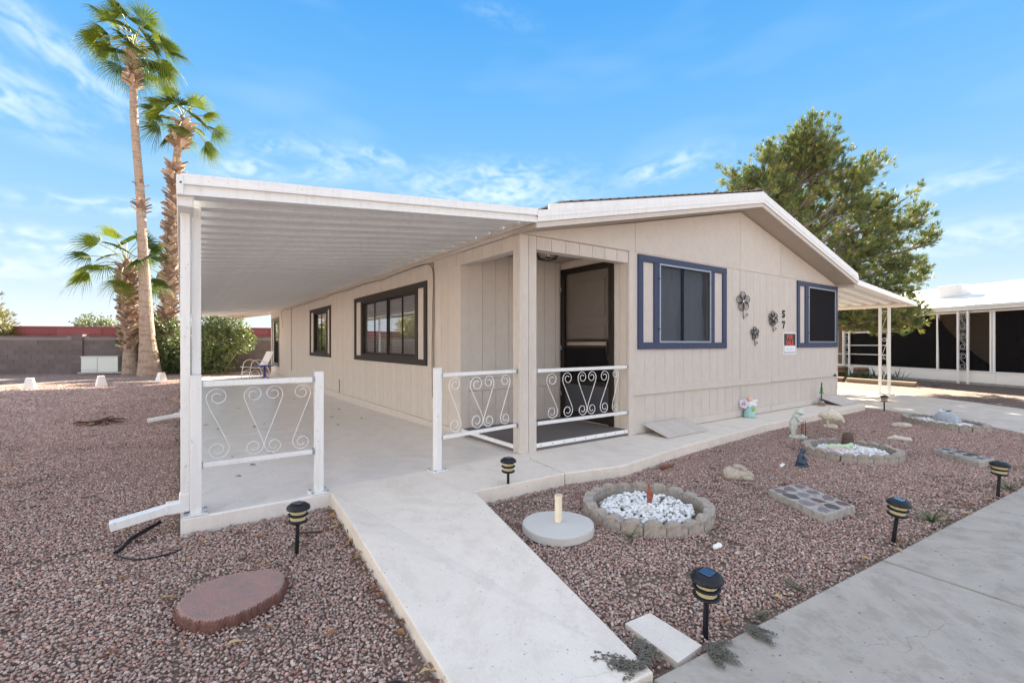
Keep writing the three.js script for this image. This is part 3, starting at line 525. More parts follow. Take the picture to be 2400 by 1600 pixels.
{ // roof
  const rf = part('roof', house), z0 = ZB - 0.35, z1 = -3.6;
  const lx = 2.84, rx = 10.84, th = 0.13;
  const soff = (x) => under(x) + 0.0;
  obj('shingle_deck', [prismZ([[lx + 0.025, soff(lx) + 0.085], [lx + 0.09, soff(lx + 0.09) + 0.02], [RX, soff(RX) + 0.02], [RX, soff(RX) + 0.215], [lx + 0.35, soff(lx + 0.35) + 0.215], [lx + 0.025, soff(lx) + 0.14]], z0, z1 - 0.03), prismZ([[RX, soff(RX) + 0.02], [rx, soff(rx) + 0.02], [rx, soff(rx) + 0.14], [RX, soff(RX) + 0.2]], z0, z1 - 0.03)], M.core, rf);
  // shingle courses
  const gs = []; for (let x = 3.15; x < RX; x += 0.145) { const y = soff(x) + 0.222 + (x - 3.15) * 0.003; gs.push(beam([x - 0.02, y + 0.012, (z0 + z1) / 2], [Math.min(RX + 0.02, x + 0.16), y + 0.012 + 0.16 * 0.2155 + 0.006, (z0 + z1) / 2], z1 - z0, 0.012)); }
  for (let x = rx; x > RX; x -= 0.145) { const y = soff(x) + 0.14 + (rx - x) * 0.0165; gs.push(beam([x + 0.02, y + 0.012, (z0 + z1) / 2], [Math.max(RX - 0.02, x - 0.16), y + 0.012 + 0.16 * 0.2512 + 0.006, (z0 + z1) / 2], z1 - z0, 0.012)); }
  gs.push(beam([RX - 0.15, soff(RX) + 0.235, (z0 + z1) / 2], [RX, soff(RX) + 0.25, (z0 + z1) / 2], z1 - z0, 0.014), beam([RX + 0.15, soff(RX) + 0.21, (z0 + z1) / 2], [RX, soff(RX) + 0.25, (z0 + z1) / 2], z1 - z0, 0.014));
  obj('shingles', gs, M.shingle, rf, { kind: 'stuff' });
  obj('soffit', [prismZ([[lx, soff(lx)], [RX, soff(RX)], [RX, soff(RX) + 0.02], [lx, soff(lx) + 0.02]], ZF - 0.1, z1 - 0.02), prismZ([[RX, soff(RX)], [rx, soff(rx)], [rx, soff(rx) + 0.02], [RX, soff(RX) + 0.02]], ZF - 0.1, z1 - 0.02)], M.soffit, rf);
  const fas = (d0, d1, zf, n, mat, l0 = lx, r0 = rx) => { obj(n, prismZ([[l0, roofL(l0) + d0], [RX, roofL(RX) + d0], [RX, roofL(RX) + d1], [l0, roofL(l0) + d1]], z1 - 0.022, zf), mat, rf); obj(n, prismZ([[RX, roofR(RX) + d0], [r0, roofR(r0) + d0], [r0, roofR(r0) + d1], [RX, roofR(RX) + d1]], z1 - 0.022, zf), mat, rf); };
  fas(-0.004, 0.05, z1, 'fascia_board', M.trim); fas(0.052, 0.165, z1 + 0.02, 'fascia', M.whiteMetal); fas(0.1, 0.106, z1 + 0.025, 'fascia_rib', M.whiteMetal); fas(0.166, 0.222, z1 + 0.008, 'drip_edge', M.whiteMetal, 3.0, rx);
  obj('side_fascia', rbx(XR - 0.0, XR + 0.06, 2.36, 2.56, z0, z1 - 0.03, 0.01), M.trim, rf);
}
obj('rear_awning', [beam([1.6, 2.33, -22.3], [3.6, 2.62, -21.2], 1.6, 0.04), beam([2.1, 2.28, -21.6], [2.1, 2.4, -23.0], 0.05, 0.05)], M.trim, house);
// ---------------------------------------------------------------- carport and awnings
function panRoof(parent, name, x0, y0, x1, y1, z0, z1, pitch, mat) { // ribbed roof pans running from (x0,y0) to (x1,y1), laid side by side along z
  const prof = [[0, 0], [0.05, 0], [0.052, 0.004], [0.06, 0.004], [0.062, 0], [0.11, 0], [0.114, 0.006], [0.124, 0.052], [0.132, 0.058], [0.19, 0.058], [0.192, 0.062], [0.2, 0.062], [0.202, 0.058], [0.264, 0.058], [0.272, 0.052], [0.284, 0.006]];
  const n = Math.floor((z1 - z0) / pitch), k = (z1 - z0) / n, s = k / 0.29, shape = [];
  for (const [a, b] of prof) shape.push([a * s, b]); shape.push([k - 0.002, 0]);
  const poly = [...shape, ...shape.slice().reverse().map(([a, b]) => [a, b + 0.004])];
  const L = Math.hypot(x1 - x0, y1 - y0), ang = Math.atan2(y1 - y0, x1 - x0);
  const g = uvm(new THREE.ExtrudeGeometry(new THREE.Shape(poly.map(([a, b]) => new THREE.Vector2(a, b))), { depth: L, bevelEnabled: false }).rotateY(Math.PI / 2)); // length along +x, profile along -z
  g.rotateZ(ang);
  for (let i = 0; i < n; i++) { const m = same(name, g, mat, parent); m.position.set(x0, y0, z1 - i * k); }
}
const carport = thing('carport', 'white metal carport roof with ribbed pans and box gutter along the side wall', 'carport');
{
  const xo = 0.062, yo = 2.192, xi = 2.85, yi = 2.475, z0 = -20.35, z1 = -3.63;
  panRoof(carport, 'roof_pan', xo, yo, xi, yi, z0, z1, 0.285, M.pan);
  const sl = (yi - yo) / (xi - xo), at = (x) => yo + (x - xo) * sl;
  // front fascia: two folded steps
  const f = (d0, d1, za, zb, n, a = 0.0, b = 2.85) => obj(n, prismZ([[a, at(a) + d0 + 0.008], [b, at(b) + d0 - 0.03], [b, at(b) + d1 - 0.03], [a, at(a) + d1 + 0.008]], za, zb), M.whiteMetal, carport);
  f(-0.012, 0.012, -3.63, -3.588, 'fascia_lip'); f(0.012, 0.052, -3.625, -3.6, 'front_fascia'); f(0.052, 0.066, -3.625, -3.575, 'fascia_rib'); f(0.066, 0.122, -3.625, -3.592, 'front_fascia');
  f(-0.012, 0.06, z0 - 0.03, z0, 'rear_fascia');
  // gutter along the outer edge, open at the top
  obj('gutter', [rbx(-0.016, 0.072, 2.12, 2.128, z0, z1, 0.003), rbx(-0.016, -0.008, 2.128, 2.295, z0, z1, 0.003), rbx(0.064, 0.072, 2.128, 2.19, z0, z1, 0.003), rbx(-0.022, -0.007, 2.284, 2.3, z0, z1, 0.006), bx(-0.008, 0.064, 2.128, 2.292, z1 - 0.004, z1), bx(-0.008, 0.064, 2.128, 2.292, z0, z0 + 0.004)], M.whiteMetal, carport);
  obj('gutter_corner', [rbx(-0.02, 0.018, 2.178, 2.305, -3.626, -3.578, 0.006)], M.whiteMetal, carport);
  obj('bolt', new THREE.SphereGeometry(0.007, 8, 6).translate(0.002, 2.255, -3.578), M.black, carport);
  // posts on base plates
  for (const z of [-3.92, -8.0, -12.1, -16.2, -20.1]) {
    const y = z > -5 ? 0.1 : 0.035, p = part('post', carport);
    obj('upright', rbx(0.062, 0.118, y, 2.19, z - 0.03, z + 0.03, 0.006), M.whiteMetal, p);
    obj('base_plate', rbx(0.03, 0.15, y, y + 0.012, z - 0.06, z + 0.06, 0.004), M.whiteMetal, p);
  }
  // downspouts with elbows and splash legs
  for (const [z, y0, out] of [[-3.86, 0.17, -0.36], [-9.2, 0.12, -0.42]]) {
    const d = part('downspout', carport);
    obj('pipe', [rbx(0.0, 0.056, y0 + 0.07, 2.125, z - 0.04, z + 0.04, 0.006)], M.whiteMetal, d);
    obj('elbow', [rbx(-0.008, 0.058, y0 - 0.045, y0 + 0.08, z - 0.045, z + 0.045, 0.012), rbx(-0.08, 0.03, y0 - 0.048, y0 + 0.024, z - 0.044, z + 0.044, 0.01)], M.whiteMetal, d);
    obj('splash_leg', beam([-0.07, y0 - 0.015, z], [out, y0 - 0.06, z + 0.02], 0.078, 0.055, 0.005), M.whiteMetal, d);
  }
}
// scroll-work
function scrollPts(x0, x1, y0, y1, flip) { // an S: top spiral, slanting bar, bottom spiral
  const R = (x1 - x0) / 2, pts = [], ct = [(x0 + x1) / 2, y1 - R], cb = [(x0 + x1) / 2, y0 + R], m = (p) => (flip ? [x0 + x1 - p[0], p[1]] : p);
  const sp = []; for (let i = 0; i <= 26; i++) { const s = i / 26, a = (180 + 18 - 520 * s) * Math.PI / 180, r = R * (1 - 0.68 * Math.pow(s, 0.9)) ; sp.push([r * Math.cos(a), r * Math.sin(a)]); }
  for (let i = 26; i >= 0; i--) pts.push(m([ct[0] + sp[i][0], ct[1] + sp[i][1]]));
  for (let i = 0; i <= 26; i++) pts.push(m([cb[0] - sp[i][0], cb[1] - sp[i][1]]));
  return pts;
}
function scroll(name, x0, x1, y0, y1, flip, place, mat, parent, r = 0.006) {
  const c = new THREE.CatmullRomCurve3(scrollPts(x0, x1, y0, y1, flip).map(([a, b]) => place(a, b)), false, 'centripetal'); return obj(name, new THREE.TubeGeometry(c, 90, r, 6), mat, parent);
}
function railing(label, A, B, yTop, yBot, posts, frac, foot, rr = 0.0042) { // A, B: ends in (x, z)
  const dx = B[0] - A[0], dz = B[1] - A[1], L = Math.hypot(dx, dz), t = thing('railing', label, 'railing', [A[0], foot, A[1]], Math.atan2(-dz, dx), 'white scroll railings');
  obj('top_rail', rbx(0, L, yTop[0] - foot, yTop[1] - foot, -0.018, 0.018, 0.005), M.whiteMetal, t); obj('bottom_rail', rbx(0, L, yBot[0] - foot, yBot[1] - foot, -0.018, 0.018, 0.005), M.whiteMetal, t);
  for (const [p, h, w, plate] of posts) {
    const q = part('post', t); obj('upright', rbx(p - w / 2, p + w / 2, 0.008, h - foot, -w / 2, w / 2, 0.006), M.whiteMetal, q); obj('cap', rbx(p - w / 2 - 0.001, p + w / 2 + 0.001, h - foot - 0.004, h - foot + 0.006, -w / 2 - 0.001, w / 2 + 0.001, 0.003), M.whiteMetal, q);
    if (plate) { obj('base_plate', rbx(p - 0.07, p + 0.07, 0, 0.01, -0.065, 0.065, 0.003), M.whiteMetal, q); const bo = []; for (const a of [-1, 1]) for (const b of [-1, 1]) bo.push(cyl(p + a * 0.055, 0.01, 0.022, b * 0.05, 0.011, 0.009, 8)); obj('bolts', bo, M.alu, q); }
  }
  for (const y of [yTop, yBot]) for (const x of [0.006, L - 0.006]) { obj('bracket', rbx(x - 0.012, x + 0.012, y[0] - foot - 0.004, y[1] - foot + 0.004, -0.021, 0.021, 0.002), M.alu, t); obj('screw', new THREE.SphereGeometry(0.004, 6, 4).translate(x, (y[0] + y[1]) / 2 - foot, 0.022), M.black, t); }
  for (const [a, b, fl] of frac) scroll('scroll', a * L, b * L, yBot[1] - foot + 0.006, yTop[0] - foot - 0.006, fl, (x, y) => V(x, y, 0), M.whiteMetal, t, rr);
  return t;
}
railing('white railing with scrolls between the downspout corner and a free post', [0.108, -3.83], [0.842, -3.83], [0.955, 0.995], [0.405, 0.44], [[-0.022, 1.03, 0.066, true], [0.734 + 0.033, 1.03, 0.062, true]], [[0.045, 0.235, false], [0.355, 0.528, false], [0.532, 0.702, true], [0.79, 0.965, true]], 0.1, 0.0023);
railing('white railing with scrolls from a free post to the porch corner', [1.93, -3.865], [2.885, -4.0], [0.945, 0.98], [0.378, 0.412], [[-0.03, 1.025, 0.06, true]], [[0.1, 0.25, false], [0.36, 0.53, false], [0.533, 0.675, true], [0.765, 0.905, true]], 0.1);
railing('white railing with scrolls across the porch front beside the door', [3.103, -3.955], [4.553, -3.955], [0.94, 0.978], [0.375, 0.412], [], [[0.105, 0.215, false], [0.265, 0.37, false], [0.425, 0.525, false], [0.528, 0.628, true], [0.672, 0.775, true], [0.815, 0.895, true]], 0.18);
// right-hand awning
const awning = thing('awning', 'white ribbed metal awning on paired scroll posts over the driveway', 'awning');
{
  const z0 = -16, z1 = -3.66, xi = 10.84, yi = 2.42, xo = 14.5, yo = 2.165;
  panRoof(awning, 'roof_pan', xi, yi, xo, yo, z0, z1, 0.29, M.pan);
  const sl = (yo - yi) / (xo - xi), at = (x) => yi + (x - xi) * sl;
  for (const [d0, d1, za, zb] of [[-0.008, 0.06, -3.655, -3.61], [0.061, 0.098, -3.655, -3.622]]) obj('front_fascia', prismZ([[xi, at(xi) + d0], [14.58, at(14.58) + d0], [14.58, at(14.58) + d1], [xi, at(xi) + d1]], za, zb), M.whiteMetal, awning);
  obj('outer_fascia', rbx(14.5, 14.56, 2.15, 2.25, z0, z1, 0.005), M.whiteMetal, awning);
  obj('beam', rbx(13.96, 14.04, 2.13, 2.188, z0, z1 - 0.02, 0.005), std([0.8, 0.72, 0.62], 0.6), awning);
  for (const z of [-4.08, -8.0, -12, -15.8]) {
    const p = part('post', awning);
    for (const s of [-0.105, 0.075]) obj('upright', rbx(13.972, 14.028, 0.016, 2.13, z + s - 0.028, z + s + 0.028, 0.005), M.whiteMetal, p);
    obj('foot', [rbx(13.9, 14.14, 0.016, 0.05, z - 0.17, z + 0.16, 0.006)], M.whiteMetal, p);
    for (let i = 0; i < 3; i++) scroll('scroll', -0.075, 0.045, 0.2 + i * 0.66, 0.74 + i * 0.66, true, (a, b) => V(14.0, b, z + a - 0.0), M.whiteMetal, p, 0.0045);
  }
}
// porch lantern under the porch ceiling
{
  const l = thing('porch_light', 'small dark ceiling lantern with clear panes inside the corner porch', 'lantern', [3.72, 2.425, -4.5]);
  obj('base', rbx(-0.07, 0.07, -0.02, 0, -0.07, 0.07, 0.004), M.bronze, l);
  const bars = []; for (const [a, b] of [[-1, -1], [1, -1], [1, 1], [-1, 1]]) bars.push(beam([a * 0.12, -0.02, b * 0.12], [a * 0.075, -0.13, b * 0.075], 0.008, 0.008));
  for (const [y, w] of [[-0.02, 0.12], [-0.13, 0.075]]) bars.push(bx(-w, w, y - 0.005, y + 0.005, -w - 0.005, -w + 0.005), bx(-w, w, y - 0.005, y + 0.005, w - 0.005, w + 0.005), bx(-w - 0.005, -w + 0.005, y - 0.0049, y + 0.0049, -w, w), bx(w - 0.005, w + 0.005, y - 0.0049, y + 0.0049, -w, w));
  obj('cage', bars, M.bronze, l); obj('bulb', new THREE.SphereGeometry(0.032, 14, 10).translate(0, -0.065, 0), M.white, l);
  const pane = []; for (let i = 0; i < 4; i++) { const g = new THREE.CylinderGeometry(0.118 * 1.41, 0.074 * 1.41, 0.105, 4, 1, true); if (!i) pane.push(g.rotateY(Math.PI / 4).translate(0, -0.075, 0)); }
  obj('pane', pane, phys([0.9, 0.9, 0.88], 0.1, { transmission: 0.95, thickness: 0 }), l);
}
// cables on the side wall
{
  const x = XL - 0.012, cab = std([0.22, 0.18, 0.15], 0.7);
  const rr = rng(3), run = []; for (let z = -5.95; z > -17.9; z -= 0.5) run.push([x, 2.385 - 0.02 * rr() - 0.012 * Math.sin(z * 3), z]); run.push([x, 2.3, -18], [x, 2.05, -17.9], [x, 1.8, -17.78]);
  tag(obj('cable', tube([[x, 0.92, -5.95], [x - 0.004, 1.3, -5.96], [x, 1.6, -5.945], [x, 2.2, -5.955], [x, 2.35, -5.97], ...run], 0.006, 220, 5), cab), 'thin brown cable clipped along the top of the side wall', 'cable');
  tag(obj('cable', tube([[x - 0.004, 0.5, -5.985], [x - 0.004, 1.0, -6.0], [x, 1.7, -5.99], [x, 2.3, -6.0], [x, 2.385, -6.2], [x, 2.392, -7.0]], 0.006, 60, 5), cab), 'second thin cable dropping down the side wall near the porch', 'cable');
  tag(obj('cable', tube([[x, 2.39, -16.22], [x, 1.8, -16.2], [x, 1.2, -16.23], [x, 0.8, -16.16], [x, 0.4, -16.18]], 0.007, 40, 5), cab), 'cable hanging straight down the far part of the side wall', 'cable');
  tag(obj('cable', tube([[x, 0.1, -10.69], [x - 0.002, 0.25, -10.7], [x, 0.32, -10.68], [x, 0.37, -10.72], [x, 0.43, -10.71], [x - 0.01, 0.4, -10.67], [x, 0.46, -10.7]], 0.007, 40, 5), cab), 'short looped cable stub low on the side wall', 'cable');
}
// ---------------------------------------------------------------- things in the front yard
const pathLight = thing('solar_path_light', '', 'path light');
{
  const lens = phys([0.85, 0.74, 0.42], 0.35, { transmission: 0.35, thickness: 0 }), bl = phys([0.01, 0.011, 0.016], 0.42, { specularIntensity: 0.7 });
  obj('stake', cyl(0, -0.05, 0.19, 0, 0.012, 0.011, 14), bl, pathLight);
  obj('lower_rim', lathe([[0.0, 0.185], [0.042, 0.187], [0.054, 0.194], [0.056, 0.2], [0.05, 0.206], [0.0, 0.208]]), bl, pathLight);
  obj('lens', lathe([[0.042, 0.205], [0.044, 0.23]], 24), lens, pathLight); obj('lens', lathe([[0.043, 0.24], [0.046, 0.268]], 24), lens, pathLight);
  obj('middle_rim', lathe([[0.0, 0.226], [0.046, 0.227], [0.057, 0.233], [0.058, 0.238], [0.05, 0.243], [0.0, 0.244]]), bl, pathLight);
  obj('cap', lathe([[0.0, 0.262], [0.05, 0.262], [0.064, 0.268], [0.067, 0.276], [0.062, 0.287], [0.052, 0.294], [0.044, 0.3], [0.0, 0.302]]), bl, pathLight);
  const sp = obj('solar_panel', rbx(-0.026, 0.026, 0.3015, 0.306, -0.026, 0.026, 0.002), phys([0.02, 0.04, 0.08], 0.12, { clearcoat: 1 }), pathLight);
}
const lightSpots = [[0.565, -3.02, 'solar path light standing by the red log-slice stone and patio corner', 0.04], [2.19, -3.155, 'solar path light beside the joint of the front walk', -0.03], [1.83, -1.16, 'solar path light beside the small paver at the path end', 0.07], [3.674, -1.03, 'solar path light beside the grass tuft at the sidewalk edge', 0.06], [5.458, -0.84, 'solar path light between the far stepping slab and the sidewalk', 0.03], [10.65, -3.12, 'solar path light where the front walk meets the driveway', 0], [0.53, -1.385, 'solar path light near the sidewalk on the red stone side of the path', 0]];
lightSpots.forEach(([x, z, l, tilt], i) => { const o = i ? pathLight.clone() : pathLight; if (i) { o.name = numbered('solar_path_light'); scene.add(o); } o.position.set(x, 0, z); o.rotation.set(tilt, i * 1.3 + 0.6, -tilt); o.userData = { label: l, category: 'path light', group: 'solar path lights' }; o.scale.y = [1.0, 1.05, 0.96, 0.92, 0.95, 0.95, 0.62][i]; });

{ // umbrella stand
  const u = thing('umbrella_stand', 'round concrete umbrella base with an upright cream pipe beside the path', 'umbrella stand', [2.055, 0, -2.375]);
  const g = lathe([[0, 0.0], [0.23, 0.0], [0.236, 0.003], [0.238, 0.006], [0.238, 0.048], [0.237, 0.052], [0.232, 0.056], [0.2, 0.06], [0.05, 0.066], [0, 0.066]], 40), p = g.attributes.position;
  for (let i = 0; i < p.count; i++) { const a = Math.atan2(p.getZ(i), p.getX(i)), s = 1 + 0.018 * Math.sin(a * 3 + 1) + 0.01 * Math.sin(a * 7); p.setXYZ(i, p.getX(i) * s, p.getY(i), p.getZ(i) * s); } g.computeVertexNormals();
  obj('base', g, std([0.6, 0.58, 0.545], 0.85, { bumpMap: rep(kbump, 2), bumpScale: 0.003 }), u);
  const pip = std([0.86, 0.74, 0.56], 0.55);
  obj('pipe', lathe([[0.0235, 0.07], [0.0245, 0.245], [0.024, 0.248], [0.018, 0.248], [0.0175, 0.09]], 24), pip, u).rotation.set(0.05, 0, 0.03);
}
// scalloped edging rings with white pebbles
const scallop = (() => { // one scallop-topped stone, length 1 along x, thickness along z
  const s = new THREE.Shape(); s.moveTo(-0.5, 0); s.lineTo(0.5, 0); s.lineTo(0.5, 0.62); s.absarc(0, 0.5, 0.5155, 0.2344, Math.PI - 0.2344, false); s.lineTo(-0.5, 0.62); s.closePath();
  return s;
})();
const ringInfo = [['grey scalloped edging ring with a terracotta face standing in its pebbles', 20], ['grey scalloped edging ring holding a stump ornament and a lizard log', 21], ['long grey scalloped edging ring holding a blue grey boulder by the driveway', 24]];
rings.forEach(([cx, cz, a, b, t], ri) => {
  const [label, n] = ringInfo[ri], o = thing('edging_ring', label, 'garden edging', [cx, 0, cz], t, 'scalloped edging rings'); const r = rng(60 + ri);
  let per = 0; const P = []; for (let i = 0; i <= 400; i++) { const q = i / 400 * 6.2832; P.push([a * Math.cos(q), b * Math.sin(q)]); if (i) per += Math.hypot(P[i][0] - P[i - 1][0], P[i][1] - P[i - 1][1]); }
  let acc = 0, k = 0; const th = 0.072;
  for (let i = 1; i <= 400 && k < n; i++) {
    acc += Math.hypot(P[i][0] - P[i - 1][0], P[i][1] - P[i - 1][1]);
    if (acc >= (k + 0.5) * per / n) {
      const w = per / n * (k % 5 === 0 ? 0.95 : 1.01) , h = 0.1 * (0.94 + 0.12 * r());
      const g = new THREE.ExtrudeGeometry(scallop, { depth: th - 0.012, bevelEnabled: true, bevelThickness: 0.006, bevelSize: 0.006, bevelOffset: -0.006, bevelSegments: 2, curveSegments: 10, steps: 1 }).translate(0, 0, -(th - 0.012) / 2);
      const p = g.attributes.position; for (let q = 0; q < p.count; q++) { const z = p.getZ(q), taper = 1 + z / 0.45 * 0.5; p.setXYZ(q, p.getX(q) * w * taper, p.getY(q) * h - 0.012, z); } g.computeVertexNormals();
      const m = obj('edging_stone', g, M.edging, o); m.position.set(P[i][0], 0, P[i][1]);
      const tx = P[i][0] - P[i - 1][0], tz = P[i][1] - P[i - 1][1]; m.rotation.y = Math.atan2(-tz, tx) + Math.PI + (r() - 0.5) * 0.04; k++;
    }
  }
  const list = []; const pr = rng(80 + ri);
  for (let i = 0; i < 900 * a * b / 0.18; i++) { const q = pr() * 6.2832, s = Math.sqrt(pr()) * 0.86, x = (a - 0.05) * s * Math.cos(q), z = (b - 0.05) * s * Math.sin(q), g = (0.74 + 0.16 * pr()) * (pr() < 0.06 ? 0.45 : 1); list.push([cx + x * Math.cos(t) + z * Math.sin(t), 0.02 + 0.025 * pr() + 0.012 * (1 - s), cz - x * Math.sin(t) + z * Math.cos(t), 0.012 + 0.009 * pr(), g, g * 0.99, g * 0.97]); }
  const sc = scatter('white_pebbles', ['white pebbles filling the ring round the terracotta face', 'white pebbles filling the ring round the stump ornament', 'white pebbles filling the ring round the blue grey boulder'][ri], list, M.stone); sc.userData.category = 'pebbles';
  struct('soil', new THREE.CircleGeometry(1, 30).rotateX(-Math.PI / 2).scale(a, 1, b).rotateY(t).translate(cx, 0.006, cz), M.dirt);
});
// flagstone-topped stepping slabs
function steppingSlab(poly, label, seed, tones) {
  const o = thing('stepping_slab', label, 'stepping stone', [0, 0, 0], 0, 'mosaic stepping slabs'); obj('concrete_slab', slabY(poly, -0.01, 0.058, 0.008), M.cast, o);
  const r = rng(seed), [p0, p1, p2, p3] = poly, at = (u, v) => [lerp(lerp(p0[0], p1[0], u), lerp(p3[0], p2[0], u), v), lerp(lerp(p0[1], p1[1], u), lerp(p3[1], p2[1], u), v)];
  for (let j = 0; j < 4; j++) for (let i = 0; i < 3; i++) {
    const cu = (i + 0.5 + 0.16 * (r() - 0.5)) / 3, cv = (j + 0.5 + 0.16 * (r() - 0.5)) / 4, n = 6, pts = [], sc = 0.8 + 0.5 * r();
    for (let k = 0; k < n; k++) { const q = (k + 0.5 * (r() - 0.5)) / n * 6.283, s = 0.7 + 0.55 * r(); pts.push(at(clamp(cu + sc * 0.14 * s * Math.cos(q), 0.03, 0.97), clamp(cv + sc * 0.115 * s * Math.sin(q), 0.03, 0.97))); }
    obj('flagstone', slabY(pts, 0.05, 0.0595 + 0.002 * r(), 0.0006), std(tones[Math.floor(r() * tones.length)], 0.75, { map: rep(kcol, 3) }), o);
  }
}
steppingSlab([[3.937, -1.929], [4.324, -1.863], [4.06, -1.366], [3.663, -1.411]], 'concrete stepping slab set with purple and grey flagstones', 5, [[0.5, 0.46, 0.56], [0.36, 0.2, 0.2], [0.2, 0.19, 0.22], [0.48, 0.45, 0.54], [0.42, 0.33, 0.36]]);
steppingSlab([[6.988, -1.596], [7.225, -1.513], [6.901, -1.086], [6.56, -1.139]], 'concrete stepping slab stained black and white near the sidewalk', 6, [[0.65, 0.65, 0.66], [0.12, 0.1, 0.11], [0.55, 0.55, 0.58], [0.2, 0.16, 0.17]]);
{ // red log slice
  const o = thing('log_slice_stone', 'reddish brown oval stepping stone shaped like a log slice', 'stepping stone', [0.21, 0, -2.625], 0.5);
  const n = 96, R = (q) => 1 + 0.035 * Math.sin(q * 3 + 0.6) + 0.02 * Math.sin(q * 5 + 2), bark = (q, y) => 0.008 * n2(q * 9, y * 0.3) + 0.006 * n2(q * 24, 4 + y * 0.5), a = 0.236, b = 0.212, pos = [], h = 0.056;
  const pt = (q, y, s, k) => [(a * s * R(q) + k) * Math.cos(q), y, (b * s * R(q) + k) * Math.sin(q)];
  const rows = [[-0.02, 1.01, 1], [0.015, 1.015, 1], [0.035, 1.01, 1], [h - 0.012, 0.99, 1], [h - 0.002, 0.965, 0.4], [h, 0.93, 0.1], [h - 0.003, 0.6, 0], [h - 0.004, 0.001, 0]];
  for (let i = 0; i < n; i++) for (let j = 0; j < rows.length - 1; j++) { const q0 = i / n * 6.28319, q1 = (i + 1) / n * 6.28319, [y0, s0, k0] = rows[j], [y1, s1, k1] = rows[j + 1], A = pt(q0, y0, s0, k0 * bark(Math.cos(q0) * 2, Math.sin(q0) * 2 * 3)), B = pt(q1, y0, s0, k0 * bark(Math.cos(q1) * 2, Math.sin(q1) * 2 * 3)), D = pt(q0, y1, s1, k1 * bark(Math.cos(q0) * 2, Math.sin(q0) * 2 * 3)), E2 = pt(q1, y1, s1, k1 * bark(Math.cos(q1) * 2, Math.sin(q1) * 2 * 3)); pos.push(...A, ...D, ...B, ...B, ...D, ...E2); }
  const g = new THREE.BufferGeometry(); g.setAttribute('position', new THREE.BufferAttribute(new Float32Array(pos), 3)); g.computeVertexNormals();
  const top = [], side = []; const p = g.attributes.position;
  for (let i = 0; i < p.count; i += 3) { const yy = (p.getY(i) + p.getY(i + 1) + p.getY(i + 2)) / 3, dst = yy > h - 0.0055 ? top : side; for (let k = 0; k < 9; k++) dst.push(p.array[i * 3 + k]); }
  const mk = (arr) => { const q = new THREE.BufferGeometry(); q.setAttribute('position', new THREE.BufferAttribute(new Float32Array(arr), 3)); q.computeVertexNormals(); return q; };
  const redT = tex(256, (u, v) => { const d = smooth(-0.1, 0.5, tn(u, v, 7, 4)), g2 = 1 + 0.15 * tn(u, v, 40, 3) + 0.12 * (rT() - 0.5); return [lerp(0.33, 0.28, d) * g2, lerp(0.2, 0.195, d) * g2, lerp(0.175, 0.17, d) * g2]; });
  obj('cut_face', mk(top), std([1, 1, 1], 0.85, { map: rep(redT, 1.5), bumpMap: rep(kbump, 2), bumpScale: 0.004 }), o);
  obj('bark', mk(side), std([0.22, 0.105, 0.085], 0.9, { bumpMap: rep(sideB, 3), bumpScale: 0.012 }), o);
}
tag(obj('paver', slabY([[1.61, -1.41], [1.767, -1.399], [1.751, -1.124], [1.579, -1.118]], -0.03, 0.013, 0.003), M.slab), 'small pale rectangular paver set beside the end of the path', 'paver');

